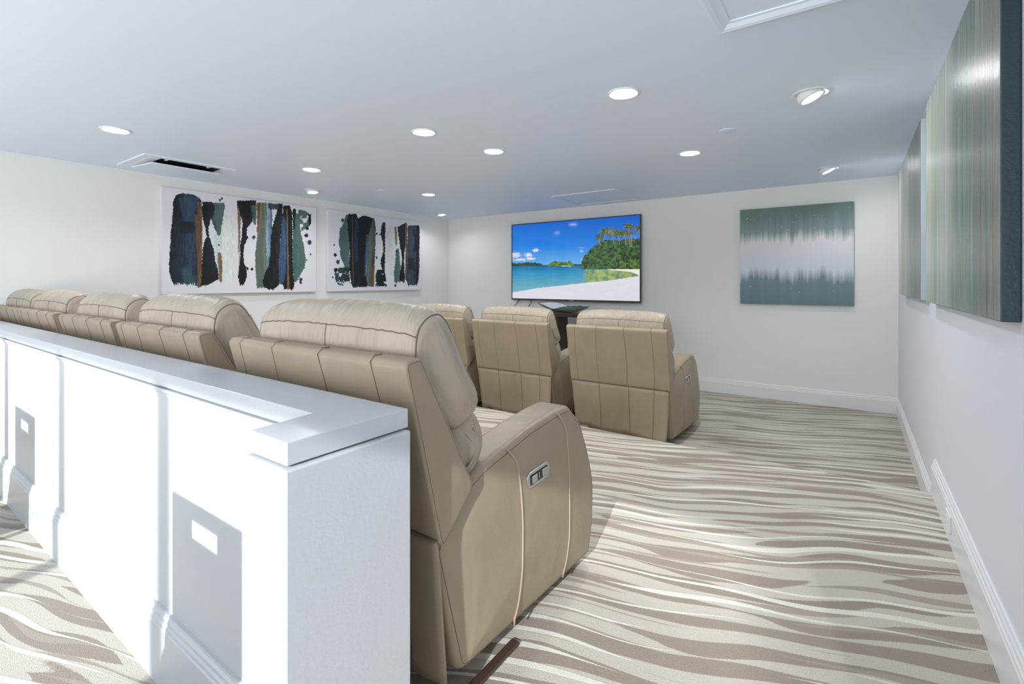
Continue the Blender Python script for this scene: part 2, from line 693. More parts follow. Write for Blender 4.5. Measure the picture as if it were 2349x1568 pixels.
def slab(name, poly, x0, x1, r, mat, parent, bulge=0.0, rings=7, cols=1, crown=None, seg=5, wob=None):
    """side profile (y, z) swept along x with rounded ends and domed end faces"""
    n = len(poly)
    ctr = centroid(poly)
    secs = []
    for k in range(seg + 1):
        a = PI / 2 * k / seg
        secs.append((x0 + r * (1 - math.sin(a)) , r * (1 - math.cos(PI / 2 - a)) if False else r * (1 - math.sin(a))))
    secs = []
    for k in range(seg + 1):
        a = PI / 2 * k / seg
        secs.append((x0 + r * (1 - math.cos(a)) * 1.0, r * (1 - math.sin(a))))
    mid = [x0 + r + (x1 - x0 - 2 * r) * i / (cols + 1) for i in range(1, cols + 1)]
    full = secs + [(x, 0) for x in mid] + [(x0 + x1 - x, ins) for x, ins in reversed(secs)]
    v, f = [], []
    for x, ins in full:
        ring = offset(poly, ins) if ins > 1e-6 else poly
        u = (x - (x0 + x1) / 2) / ((x1 - x0) / 2)
        for (y, z) in ring:
            if crown:
                y, z = crown(u, y, z)
            v.append((x, y, z))
    ns = len(full)
    for i in range(ns - 1):
        for k in range(n):
            k2 = (k + 1) % n
            f.append((i * n + k, i * n + k2, (i + 1) * n + k2, (i + 1) * n + k))
    for side, base in ((-1, 0), (1, (ns - 1) * n)):
        prev = list(range(base, base + n))
        xe = full[0][0] if side < 0 else full[-1][0]
        ring0 = [v[i] for i in prev]
        cy = sum(p[1] for p in ring0) / n
        cz = sum(p[2] for p in ring0) / n
        for j in range(1, rings):
            s = 1 - j / rings
            x = xe + side * bulge * (1 - s * s) ** 0.75
            cur = []
            for p in ring0:
                cur.append(len(v))
                v.append((x, cy + (p[1] - cy) * s, cz + (p[2] - cz) * s))
            for k in range(n):
                k2 = (k + 1) % n
                f.append((prev[k], prev[k2], cur[k2], cur[k]))
            prev = cur
        c = len(v)
        v.append((xe + side * bulge, cy, cz))
        for k in range(n):
            f.append((prev[k], prev[(k + 1) % n], c))
    if wob:
        v = [wob(*p) for p in v]
    o = mesh_obj(name, v, f, mat, parent, smooth=True)
    return o


HW = 0.474            # half width of the recliner
ARM_P = [(0.245, 0.075, .05), (0.131, 0.50, .05), (0.235, 0.625, .02), (0.366, 0.673, .1), (0.479, 0.696, .2), (0.641, 0.727, .2),
         (0.808, 0.744, .1), (0.935, 0.749, .05), (1.045, 0.658, .08), (1.125, 0.496, .3), (1.175, 0.357, .3),
         (1.166, 0.173, .3), (1.125, 0.042, .03)]


def dome_x(ring, xe, bulge, y, z, side=1):
    """x of the domed end face at (y, z)"""
    cy, cz = centroid(ring)
    dy, dz = y - cy, z - cz
    dist = math.hypot(dy, dz)
    if dist < 1e-6:
        return xe + side * bulge
    best = 1e9
    n = len(ring)
    for i in range(n):
        ay, az = ring[i - 1][0] - cy, ring[i - 1][1] - cz
        by, bz = ring[i][0] - cy, ring[i][1] - cz
        ey, ez = by - ay, bz - az
        den = dy * ez - dz * ey
        if abs(den) < 1e-12:
            continue
        t = (ay * ez - az * ey) / den
        u = (ay * dz - az * dy) / den
        if t > 0 and -1e-6 <= u <= 1 + 1e-6:
            best = min(best, t)
    s = min(1.0, 1 / best)
    return xe + side * bulge * (1 - s * s) ** 0.75


def make_recliner(name='recliner', recline=1.0, center_seam=True, panel=True, fold=0.0):
    root = empty(name, (0, 0, 0))
    lean = lambda y, z: (y + (1 - recline) * (z - 0.5) * 0.10 - (1 - recline) * 0.055, z)
    # hidden carcass between the arms
    mb = MB()
    mb.prism([(0.20, 0.05), (0.20, 0.45), (0.98, 0.42), (1.06, 0.36), (1.06, 0.05)], lambda p, t: (t, p[0], p[1]), -HW + 0.13, HW - 0.13)
    mb.build('base', M['leather'], root, bevel=0.01)
    for sx in (-1, 1):
        for y in (0.34, 1.0):
            MB().lathe([(0.0005, 0.0), (0.022, 0.0), (0.022, 0.055), (0.0005, 0.055)], (sx * 0.28, y, 0), 12).build('foot', M['dark'], root)
    # back shell
    shell_p = rpoly([lean(*p[:2]) + (p[2],) for p in
                     [(0.0, 1.055, .02), (0.062, 1.062, .016), (0.285, 0.645, .03), (0.14, 0.505, .02)]], 0.01, 6)
    sh = resample(shell_p, 90)
    shell = slab('back_shell', sh, -HW, HW, 0.010, M['leather'], root, bulge=0.0, cols=8, rings=2, seg=4)
    P = lambda t: lean(0.0 + 0.14 * t, 1.055 - 0.55 * t)          # rear face from top to bottom
    sm = MB()
    for xs in (-0.385, -0.17, 0.09, 0.335):
        pts = []
        for k in range(15):
            t = 0.02 + 0.97 * k / 14
            y, z = P(t)
            pts.append((xs + 0.012 * math.sin(3 * t) * (1 if xs > 0 else -1), y - 0.0005, z))
        y, z = lean(0.045, 1.063)
        pts = [(xs, y, z - 0.002), (xs, lean(0.02, 1.062)[0], z - 0.0015)] + pts
        sm.tube(pts, 0.0014 if xs > 0.05 else 0.0009, 6)
    # seam round the side panels
    for s in (-1, 1):
        inn = offset(sh, 0.009)
        sm.tube([(s * (HW - 0.001), y, z) for y, z in inn + [inn[0]]], 0.0014, 6)
    y, z = lean(0.06, 1.061)
    merge_into(shell, sm, M['seam'])
    # head cushion: pillow leaning over the shell
    hp = [(0.085, 0.98), (0.080, 1.05), (0.081, 1.10), (0.096, 1.15), (0.135, 1.184), (0.185, 1.190), (0.225, 1.155), (0.26, 1.09),
          (0.31, 0.99), (0.357, 0.92), (0.368, 0.872), (0.33, 0.83), (0.25, 0.81), (0.16, 0.88)]
    hp = resample(catmull([lean(*p) for p in hp], 6), 96)
    CW = 0.425

    def crown(u, y, z):
        k = max(0.0, (z - 1.0)) / 0.2
        return y, z + 0.012 * (1 - u * u) * k - 0.020 * k * abs(u) ** 6

    def pleat(x, y, z):
        if z > 0.86:
            w = 0.0012 * math.sin(x * 95 + 3 * math.sin(x * 21)) * min(1, (z - 0.86) * 8)
            e = max(0, abs(x) - 0.36) / 0.08
            return x, y + w * 0.8, z + w * (1 + e) - 0.003 * math.sin(9 * x) * 0.5
        return x, y, z
    head = slab('head_cushion', hp, -CW, CW + 0.015, 0.045, M['cushion'], root, bulge=0.024, cols=60, crown=crown, wob=pleat, rings=8, seg=7)
    # seams on the head cushion, laid on its own surface: round both flanks and along the upper rear edge
    n_ = len(hp)
    nsec = 2 * 8 + 60
    G = lambda sec, k: head.data.vertices[sec * n_ + k % n_].co
    ks = sorted(range(n_), key=lambda k: abs(hp[k][1] - 1.118) + (5 if hp[k][0] > 0.15 else 0))[0]
    kr = sorted(range(n_), key=lambda k: abs(hp[k][1] - 1.03) + (5 if hp[k][0] > 0.15 else 0))[0]
    kf = sorted(range(n_), key=lambda k: abs(hp[k][1] - 1.12) + (5 if hp[k][0] < 0.2 else 0))[0]
    kb = sorted(range(n_), key=lambda k: abs(hp[k][1] - 0.90) + (5 if hp[k][0] < 0.3 else 0))[0]
    stp = 1 if (kf - ks) % n_ < n_ / 2 else -1
    ks_list = lambda a, b: [(a + stp * i) % n_ for i in range(((b - a) * stp) % n_ + 1)]
    cen = Vector((0, *centroid(hp)))
    def out(p, d):
        q = Vector((0, p.y - cen.y, p.z - cen.z)).normalized()
        return p + q * d
    ss = MB()
    ss.tube([out(G(i, ks), 0.0004) for i in range(4, nsec - 4)], 0.0018, 6)
    ss.tube([out(G(i, ks), 0.0004) + Vector((0, 0.007, 0.012)) for i in range(6, nsec - 6)], 0.0009, 5)
    for sec in (4, nsec - 5):
        ss.tube([G(sec, k) for k in ks_list(kr, kf)], 0.0022, 6)
    if center_seam:
        ss.tube([out(G(nsec // 2, k), 0.0003) for k in ks_list(kr, ks)], 0.0018, 6)
    merge_into(head, ss, M['seam'])
    rg = MB()
    for sec, off in ((5, 0), (nsec - 6, 0)):
        rg.tube([G(sec, k) for k in ks_list(kf, kb)], 0.005, 6)
    merge_into(head, rg, M['cushion'])
    # lumbar cushion
    lp = [(0.24, 0.80), (0.30, 0.85), (0.355, 0.855), (0.40, 0.80), (0.415, 0.73), (0.385, 0.665), (0.33, 0.63), (0.25, 0.64)]
    lp = resample(catmull([lean(*p) for p in lp], 6), 48)
    slab('lumbar_cushion', lp, -CW + 0.01, CW + 0.005, 0.06, M['cushion'], root, bulge=0.02, cols=10, seg=6)
    # seat cushion
    sp_ = rpoly([(0.33, 0.40), (0.33, 0.52), (1.02, 0.545), (1.09, 0.49), (1.09, 0.40)], 0.05, 6)
    slab('seat_cushion', resample(sp_, 60), -HW + 0.175, HW - 0.175, 0.04, M['cushion'], root, cols=10,
         wob=lambda x, y, z: (x, y, z + (0.02 * math.cos(x * 5) * math.sin(max(0, min(PI, (y - 0.3) * 3.9))) if z > 0.47 else 0)))
    fp = rpoly([(1.07, 0.07), (1.07, 0.42), (1.13, 0.42), (1.14, 0.09)], 0.02, 4)
    slab('footrest', resample(fp, 40), -HW + 0.18, HW - 0.18, 0.012, M['leather'], root)
    # loose rear flap hanging below the shell
    y1, z1 = lean(0.130, 0.535)
    v, f = [], []
    nx, nz = 36, 10
    for side in (0, 1):
        for j in range(nz + 1):
            t = j / nz
            for i in range(nx + 1):
                u = -1 + 2 * i / nx
                x = u * (HW - 0.012) * (1 - 0.03 * t)
                y = y1 + 0.055 * t + 0.010 * t * math.sin(u * 5 + 1) + fold * t * t * max(0, u - 0.1) * -0.10 + side * 0.008
                z = z1 - (z1 - 0.085) * t + 0.006 * math.sin(u * 7) * t + 0.012 * t * (u < -0.6)
                v.append((x, y, z))
    st_ = (nx + 1) * (nz + 1)
    for j in range(nz):
        for i in range(nx):
            a = j * (nx + 1) + i
            f.append((a, a + 1, a + nx + 2, a + nx + 1))
            f.append((st_ + a, st_ + a + nx + 1, st_ + a + nx + 2, st_ + a + 1))
    for i in range(nx):
        f.append((i, st_ + i, st_ + i + 1, i + 1))
        a = nz * (nx + 1) + i
        f.append((a, a + 1, st_ + a + 1, st_ + a))
    for j in range(nz):
        for i in (0, nx):
            a = j * (nx + 1) + i
            f.append((a, a + nx + 1, st_ + a + nx + 1, st_ + a))
    flap = mesh_obj('rear_flap', v, f, M['leather'], root, smooth=True)
    fs = MB()
    for xs in (-0.17, 0.09) if not center_seam else (-0.17, 0.09, 0.335):
        i = round((xs / (HW - 0.012) + 1) / 2 * nx)
        fs.tube([(v[j * (nx + 1) + i][0], v[j * (nx + 1) + i][1] - 0.0012, v[j * (nx + 1) + i][2]) for j in range(nz + 1)], 0.0017, 6)
    fs.tube([(v[i][0], v[i][1] - 0.003, v[i][2] + 0.002) for i in range(nx + 1)], 0.003, 6)
    merge_into(flap, fs, M['seam'])
    # arms
    ring = resample(rpoly(ARM_P, 0.05, 6), 110)
    AW, AR, AB = 0.155, 0.028, 0.034
    for s in (-1, 1):
        xo = HW - AB + 0.008
        xi = xo - AW
        x0, x1 = (xi, xo) if s > 0 else (-xo, -xi)
        arm = slab('armrest', ring, x0, x1, AR, M['leather'], root, bulge=AB, cols=2, rings=9, seg=6)
        xe = s * xo
        inner = offset(ring, AR)
        ws = MB()
        # perimeter seam on the outer face
        per = offset(ring, AR * 0.75)
        ws.tube([(s * (xo - 0.0015), y, z) for y, z in per + [per[0]]], 0.0015, 6)
        merge_into(arm, ws, M['seam'])
        for yb, yt, lo, hi in ((0.531, 0.52, 0.062, 0.690), (0.875, 0.855, 0.062, 0.738)):
            pts = []
            for k in range(25):
                t = k / 24
                z = lo + (hi - lo) * t
                y = yb + (0.006 * math.sin(t * 3)) - (0.045 * max(0, (t - 0.88) / 0.12) ** 2)
                pts.append((dome_x(inner, xe, AB, y, z, s) + s * 0.0005, y, z))
            MB().tube(pts, 0.0038, 8).build('piping', M['piping'], arm, smooth=True)
        if panel and s > 0:
            cy_, cz_ = 0.645, 0.560
            xp = dome_x(inner, xe, AB, cy_, cz_, s)

            def pl(nm, w, h, r, d0, d1, mat, par, dy=0.0, bev=0.0015):
                pts = [(-w / 2, -h / 2), (w / 2, -h / 2), (w / 2, h / 2), (-w / 2, h / 2)]
                pp = rpoly(pts, r, 6)
                tl = math.radians(3)
                b_ = MB()
                b_.prism(pp, lambda p, t: (t, cy_ + dy + p[0] * math.cos(tl) - p[1] * math.sin(tl),
                                           cz_ + (p[0] + dy) * math.sin(tl) + p[1] * math.cos(tl)), xp + d0, xp + d1)
                ob = b_.build(nm, mat, par, bevel=bev)
                return ob
            ringp = pl('control_panel', 0.150, 0.058, 0.026, -0.004, 0.006, M['chrome'], arm)
            pl('panel_inset', 0.116, 0.036, 0.006, 0.004, 0.0072, M['dark'], ringp, 0, 0.0006)
            for dy in (-0.034, 0.034):
                pl('button', 0.034, 0.026, 0.004, 0.006, 0.0115, M['chrome'], ringp, dy, 0.0012)
            pl('usb_port', 0.006, 0.020, 0.002, 0.007, 0.0085, M['chrome'], ringp, 0, 0.0005)
    return root


rec_back = make_recliner('recliner', 1.0, True)
Y0 = 0.862
backs = [(-1.419, 'taupe leather recliner in the row behind the partition, at its aisle end'),
         (-2.62, 'taupe leather recliner in the row behind the partition, second from the open aisle'),
         (-3.66, 'taupe leather recliner in the row behind the partition, the middle of its five'),
         (-4.76, 'taupe leather recliner in the row behind the partition, second from the painting wall'),
         (-5.74, 'taupe leather recliner in the row behind the partition, last one by the painting wall')]
for i, (x, lab) in enumerate(backs):
    r = rec_back if i == 0 else copy_tree(rec_back)
    r.location = (x, Y0 if i else Y0, 0.0)
    tag(r, lab, 'recliner', 'recliners in the row behind the partition')
rec_front = make_recliner('recliner', 0.35, True, True, 1.0)
fronts = [(-1.745, 4.03, 'brown leather recliner on the lower level beside the aisle, control panel on its arm'),
          (-2.90, 4.03, 'brown leather recliner on the lower level, middle one in front of the screen'),
          (-3.98, 4.03, 'brown leather recliner on the lower level, partly hidden behind the big head cushion')]
for i, (x, y, lab) in enumerate(fronts):
    r = rec_front if i == 0 else copy_tree(rec_front)
    r.location = (x, y, ZL)
    tag(r, lab, 'recliner', 'recliners on the lower level')


# ------------------------------------------------------------------ painted surfaces (numpy painter -> colour attribute)
def vnoise(X, Y, seed):
    rs = np.random.RandomState(seed)
    G = rs.rand(128, 128)
    xi, yi = np.floor(X).astype(int), np.floor(Y).astype(int)
    fx, fy = X - xi, Y - yi
    fx, fy = fx * fx * (3 - 2 * fx), fy * fy * (3 - 2 * fy)
    g = lambda a, b: G[a % 128, b % 128]
    return (g(xi, yi) * (1 - fx) * (1 - fy) + g(xi + 1, yi) * fx * (1 - fy) + g(xi, yi + 1) * (1 - fx) * fy + g(xi + 1, yi + 1) * fx * fy)


def fbm(X, Y, seed, oct=4):
    s, a, t = 0, 1.0, 0
    for k in range(oct):
        s = s + a * vnoise(X * 2 ** k + 17.3 * k, Y * 2 ** k + 5.1 * k, seed + k)
        t += a
        a *= 0.5
    return s / t


def homog(corners):
    """maps (u, v) in the unit square (0,0 = top left) to the given corner points"""
    src = [(0, 0), (1, 0), (1, 1), (0, 1)]
    A, b = [], []
    for (u, v), (x, y) in zip(src, corners):
        A.append([u, v, 1, 0, 0, 0, -u * x, -v * x]); b.append(x)
        A.append([0, 0, 0, u, v, 1, -u * y, -v * y]); b.append(y)
    h = np.linalg.solve(np.array(A, float), np.array(b, float))
    return lambda U, V: ((h[0] * U + h[1] * V + h[2]) / (h[6] * U + h[7] * V + 1), (h[3] * U + h[4] * V + h[5]) / (h[6] * U + h[7] * V + 1))


def srgb(*c):
    return np.array(lin(c)[:3])


class Canvas:
    def __init__(s, corners, nx, ny, bgc):
        U, V = np.meshgrid(np.linspace(0, 1, nx), np.linspace(0, 1, ny))
        s.nx, s.ny = nx, ny
        s.U, s.V = U, V
        s.X, s.Y = homog(corners)(U, V)
        s.I = np.ones((ny, nx, 3)) * srgb(*bgc)

    def put(s, mask, col):
        col = np.asarray(col)
        if col.ndim == 1:
            col = col[None, None, :]
        s.I = s.I * (1 - mask[..., None]) + col * mask[..., None]

    def stroke(s, rows, cols, seed, rag=7, streak=0.35, alpha=1.0, hole=0.0, endrag=14, dry=0.0):
        """rows: (y, xl, xr); cols: colours blended across the stroke"""
        rows = sorted(rows)
        ys = [r[0] for r in rows]
        X, Y = s.X, s.Y
        e1 = (fbm(Y / 9, X * 0 + 1, seed, 3) - 0.5) * 2 * rag
        e2 = (fbm(Y / 9, X * 0 + 7, seed + 3, 3) - 0.5) * 2 * rag
        xl = np.interp(Y, ys, [r[1] for r in rows]) + e1
        xr = np.interp(Y, ys, [r[2] for r in rows]) + e2
        er = (fbm(X / 5, Y * 0 + 3, seed + 5, 3) - 0.5) * 2 * endrag
        m = (X > xl) & (X < xr) & (Y > ys[0] + er * 0.4) & (Y < ys[-1] + er)
        m = m.astype(float) * alpha
        if hole:
            h = fbm(X / 30, Y / 30, seed + 9, 4)
            m = m * (h > hole)
        if dry:
            h = fbm(X / 4, Y / 60, seed + 11, 3)
            m = m * np.clip((h - dry) * 10, 0, 1)
        t = np.clip((X - xl) / np.maximum(xr - xl, 1), 0, 1)
        t = t + streak * (fbm(X / 7, Y / 130, seed + 13, 4) - 0.5) * 2 + 0.3 * (fbm(X / 40, Y / 55, seed + 17, 4) - 0.5) * 2
        t = np.clip(t, 0, 1) * (len(cols) - 1)
        i0 = np.clip(np.floor(t).astype(int), 0, len(cols) - 2) if len(cols) > 1 else np.zeros_like(t, int)
        P = np.array([srgb(*c) for c in cols])
        if len(cols) > 1:
            fr = (t - i0)[..., None]
            col = P[i0] * (1 - fr) + P[i0 + 1] * fr
        else:
            col = P[i0]
        sh = 0.8 + 0.4 * fbm(X / 10, Y / 30, seed + 21, 4)
        s.put(m, col * sh[..., None])

    def dab(s, x, y, w, col, noise=None):
        if not hasattr(s, 'cx'):
            s.cx, s.cy = s.X[s.ny // 2], s.Y[:, s.nx // 2]
        j0, j1 = np.searchsorted(s.cx, [x - w - 8, x + w + 8])
        i0 = max(0, np.searchsorted(s.cy, y - w * 1.3 - 60)); i1 = np.searchsorted(s.cy, y + w * 1.3 + 60)
        if j1 <= j0 or i1 <= i0:
            return
        sl = (slice(i0, i1), slice(j0, j1))
        d = np.hypot(s.X[sl] - x, (s.Y[sl] - y) / 1.3)
        if noise is not None:
            d = d + noise[sl]
        s.I[sl][d < w] = col

    def blob(s, x, y, r, col, seed, ry=None):
        ry = ry or r
        d = np.hypot((s.X - x) / r, (s.Y - y) / ry) + (fbm(s.X / 5, s.Y / 5, seed, 3) - 0.5) * 1.3
        s.put((d < 1).astype(float), srgb(*col))


def canvas_mesh(name, cv, org, du, dv, mat, parent):
    """flat grid carrying the painting; org = top left corner, du/dv = full edge vectors"""
    org, du, dv = Vector(org), Vector(du), Vector(dv)
    nx, ny = cv.nx, cv.ny
    P = (np.array(org)[None, None] + cv.U[..., None] * np.array(du) + cv.V[..., None] * np.array(dv)).reshape(-1, 3)
    a = (np.arange(ny - 1)[:, None] * nx + np.arange(nx - 1)[None]).reshape(-1)
    F = np.stack([a, a + nx, a + nx + 1, a + 1], 1)
    me = bpy.data.meshes.new(name)
    me.vertices.add(len(P))
    me.vertices.foreach_set('co', P.astype(np.float32).ravel())
    me.loops.add(F.size)
    me.loops.foreach_set('vertex_index', F.astype(np.int32).ravel())
    me.polygons.add(len(F))
    me.polygons.foreach_set('loop_start', np.arange(0, F.size, 4, dtype=np.int32))
    me.polygons.foreach_set('loop_total', np.full(len(F), 4, dtype=np.int32))
    me.update()
    me.validate()
    ca = me.color_attributes.new('paint', 'FLOAT_COLOR', 'POINT')
    col = np.ones((nx * ny, 4), np.float32)
    col[:, :3] = cv.I.reshape(-1, 3)
    ca.data.foreach_set('color', col.ravel())
    me.materials.append(mat)
    o = bpy.data.objects.new(name, me)
    C.objects.link(o)
    o.parent = parent
    return o


def attr_mat(name, rough=0.5, emission=0.0, spec=0.4, coat=0.0):
    m, nt, b = new_mat(name)
    a = N(nt, 'ShaderNodeVertexColor', layer_name='paint')
    b.inputs['Roughness'].default_value = rough
    b.inputs['Specular IOR Level'].default_value = spec
    b.inputs['Coat Weight'].default_value = coat
    if emission:
        b.inputs['Base Color'].default_value = (0.01, 0.01, 0.01, 1)
        nt.links.new(a.outputs['Color'], b.inputs['Emission Color'])
        b.inputs['Emission Strength'].default_value = emission
    else:
        nt.links.new(a.outputs['Color'], b.inputs['Base Color'])
    return m


BLK, NAVY, BLUE, TEAL, OLIVE, BROWN, RUST, MINT, SLATE = (16, 20, 24), (28, 42, 58), (48, 72, 98), (84, 112, 108), (100, 108, 94), (112, 86, 56), (112, 74, 52), (214, 230, 226), (62, 74, 86)
A1 = Canvas([(105, 75), (1258, 258), (1255, 885), (93, 890)], 620, 395, (232, 232, 238))
A1.stroke([(300, 560, 650), (460, 490, 655), (620, 500, 660), (800, 520, 655)], [MINT, (232, 238, 236), (226, 230, 222)], 1, 14, alpha=0.8, dry=0.25)
A1.stroke([(205, 478, 576), (250, 486, 576), (320, 470, 560), (400, 500, 548), (455, 526, 540)], [SLATE, TEAL, TEAL], 2, 6)
A1.stroke([(450, 492, 550), (600, 505, 552), (790, 515, 560)], [(190, 214, 210), MINT, (205, 222, 214)], 3, 8, alpha=0.8)
A1.stroke([(580, 520, 545), (640, 517, 552), (700, 525, 552), (800, 528, 548)], [(146, 120, 84), (120, 96, 66)], 4, 5)
A1.stroke([(130, 240, 300), (142, 208, 350), (180, 189, 398), (300, 180, 402), (400, 168, 402), (600, 154, 400), (700, 148, 392), (760, 158, 380), (818, 182, 366)],
          [BLK, NAVY, NAVY, BLUE, NAVY], 5, 6, endrag=26, streak=0.3)
A1.stroke([(160, 230, 385), (250, 245, 360), (340, 260, 330)], [BLUE, (66, 92, 116), BLUE], 6, 10, alpha=0.6)
A1.stroke([(345, 230, 350), (430, 235, 350)], [BLK, (24, 30, 38)], 7, 12, alpha=0.85)
A1.stroke([(690, 250, 300), (812, 255, 358)], [(58, 90, 94), (50, 84, 88)], 8, 8, alpha=0.8)
A1.stroke([(290, 345, 372), (400, 350, 372), (560, 358, 374)], [(74, 66, 48), BROWN], 9, 5)
A1.stroke([(192, 372, 402), (300, 374, 405), (520, 366, 404), (700, 366, 400), (842, 364, 394)], [BROWN, RUST, (96, 70, 46), (150, 112, 64)], 10, 4, endrag=8, streak=0.8)
A1.stroke([(195, 410, 478), (240, 405, 500), (290, 405, 495), (330, 412, 468), (400, 432, 452), (460, 436, 456), (500, 418, 472), (560, 406, 490), (640, 400, 500), (700, 396, 518), (782, 392, 526), (830, 385, 430)],
          [BLK, BLK, (22, 30, 40), NAVY], 11, 7)
A1.stroke([(190, 668, 700), (420, 672, 690), (760, 675, 688)], [(150, 116, 74), BROWN], 12, 6, dry=0.35)
A1.stroke([(192, 670, 815), (225, 672, 808), (300, 690, 792), (350, 706, 782), (400, 706, 742), (480, 700, 742), (520, 690, 725), (600, 688, 712), (660, 684, 716), (700, 676, 735), (770, 670, 735), (828, 682, 712)],
          [(46, 36, 30), BLK, BLK, (30, 30, 30)], 13, 6)
A1.stroke([(230, 770, 815), (330, 785, 812), (380, 795, 806)], [(60, 88, 86), TEAL], 14, 6)
A1.stroke([(212, 890, 930), (400, 880, 930), (620, 880, 925), (850, 870, 905)], [(176, 196, 206), (120, 150, 180), BLUE], 15, 6, dry=0.1)
A1.stroke([(210, 820, 890), (300, 822, 892), (420, 822, 886), (520, 810, 884), (600, 800, 888), (700, 800, 892), (852, 812, 882)], [OLIVE, (92, 110, 104), OLIVE, (112, 132, 122)], 16, 6, streak=0.6)
A1.stroke([(210, 812, 858), (300, 818, 850), (430, 815, 832)], [RUST, (106, 76, 60)], 17, 6, alpha=0.85)
A1.stroke([(212, 846, 856), (400, 832, 838), (470, 820, 826)], [(170, 130, 90)], 18, 2)
A1.stroke([(220, 900, 1005), (262, 905, 1005)], [(26, 36, 50), (70, 80, 100), BLK], 19, 8)
A1.stroke([(300, 1000, 1060), (420, 996, 1062), (620, 975, 1050), (830, 960, 1035)], [BLUE, (70, 100, 134), BLUE, NAVY], 20, 6, streak=0.7)
A1.stroke([(222, 985, 1010), (300, 958, 1008), (400, 930, 998), (500, 918, 990), (600, 914, 982), (680, 905, 975), (740, 870, 975), (800, 856, 978), (835, 860, 975), (866, 900, 938)],
          [BLK, (20, 24, 28), BLK, (44, 40, 34), BLK], 21, 6)
A1.stroke([(236, 1012, 1062), (300, 1010, 1080), (400, 1048, 1082), (600, 1052, 1080), (720, 1042, 1085), (830, 1005, 1092), (868, 1012, 1085)], [BLK, (30, 28, 26), BLK], 22, 6)
A1.stroke([(265, 1036, 1046), (500, 1040, 1048), (700, 1042, 1052), (865, 1038, 1056)], [(150, 112, 80), BROWN], 23, 2)
A1.stroke([(262, 1084, 1112), (278, 1084, 1175), (310, 1085, 1215), (380, 1090, 1218), (430, 1088, 1150)],
          [(66, 96, 92), TEAL, (84, 112, 106)], 24, 8, hole=0.40)
A1.stroke([(300, 1086, 1132), (425, 1084, 1140), (482, 1082, 1152), (560, 1080, 1170), (650, 1080, 1180), (700, 1080, 1170), (760, 1085, 1138), (810, 1090, 1112)],
          [(66, 96, 92), TEAL, (84, 112, 106)], 27, 8)
A1.stroke([(262, 1084, 1110), (330, 1086, 1102), (420, 1088, 1098)], [BLK], 25, 4)
A1.stroke([(305, 1198, 1218), (385, 1200, 1220)], [BLK], 26, 6)
for k, (x, y, r) in enumerate([(540, 186, 8), (556, 174, 8), (1182, 462, 14), (1206, 515, 15), (1215, 605, 6), (742, 470, 9), (792, 470, 12), (742, 706, 10), (775, 710, 10), (1140, 790, 12), (1140, 815, 9), (1190, 410, 12), (528, 524, 7), (1185, 648, 5)]):
    A1.blob(x, y, r, BLK if k % 3 else (40, 60, 66), 60 + k, r * 1.1)

A2 = Canvas([(1345, 255), (2055, 370), (2053, 862), (1347, 876)], 420, 395, (228, 229, 235))
A2.stroke([(380, 1786, 1885), (500, 1790, 1885), (700, 1800, 1860), (760, 1820, 1860)], [(214, 216, 218), (222, 228, 226), MINT], 101, 10, alpha=0.8, dry=0.3)
A2.stroke([(300, 1480, 1500), (370, 1460, 1500), (400, 1434, 1505), (500, 1426, 1510), (600, 1438, 1512), (660, 1456, 1512), (700, 1480, 1510), (730, 1478, 1508)], [(72, 100, 96), (78, 104, 100), TEAL], 102, 8)
A2.stroke([(695, 1410, 1508), (740, 1395, 1508), (800, 1400, 1510), (830, 1430, 1508)], [(66, 84, 84), (44, 58, 60), (30, 40, 44)], 103, 10, hole=0.40)
A2.stroke([(330, 1660, 1698), (400, 1650, 1708), (500, 1645, 1706), (600, 1640, 1704), (700, 1640, 1700), (838, 1640, 1695)], [(112, 120, 108), OLIVE, (86, 92, 78), (64, 60, 46)], 104, 5, streak=0.6)
A2.stroke([(292, 1496, 1560), (330, 1492, 1575), (400, 1495, 1592), (520, 1508, 1590), (600, 1512, 1600), (700, 1508, 1632), (830, 1525, 1645), (848, 1540, 1600)], [BLK, (26, 24, 22), (24, 34, 46), BLK, BLK], 105, 6)
A2.stroke([(330, 1553, 1580), (500, 1545, 1578), (650, 1550, 1575)], [(28, 46, 70), (44, 66, 92), (26, 38, 52)], 106, 4, streak=0.8)
A2.stroke([(310, 1606, 1636), (330, 1572, 1690), (400, 1580, 1668), (500, 1580, 1650), (620, 1590, 1640), (720, 1600, 1635), (846, 1590, 1640)], [BLK, (20, 18, 20), BLK], 107, 5)
A2.stroke([(450, 1636, 1662), (600, 1628, 1658), (760, 1622, 1650)], [(60, 80, 110), (84, 104, 130), BLUE], 108, 6, alpha=0.8, dry=0.2)
A2.stroke([(690, 1682, 1700), (838, 1668, 1694)], [(116, 78, 56), BROWN], 109, 3)
A2.stroke([(310, 1528, 1533), (520, 1528, 1536), (820, 1534, 1542)], [(110, 84, 62)], 110, 2, alpha=0.7)
A2.stroke([(714, 1716, 1765), (760, 1708, 1786), (838, 1704, 1788)], [(30, 44, 48), BLK, BLK], 111, 7, hole=0.3)
A2.stroke([(360, 1762, 1778), (400, 1750, 1781), (450, 1745, 1780), (500, 1760, 1780), (580, 1766, 1780), (640, 1744, 1778), (690, 1750, 1776), (720, 1760, 1776)], [(40, 30, 26), BLK, (60, 48, 40)], 112, 5)
A2.stroke([(400, 1848, 1862), (440, 1850, 1868), (540, 1856, 1868)], [(150, 136, 104), (120, 90, 60)], 113, 4)
A2.stroke([(560, 1862, 1880), (640, 1858, 1890), (720, 1845, 1895), (808, 1845, 1895)], [(70, 98, 92), (90, 118, 112)], 114, 6)
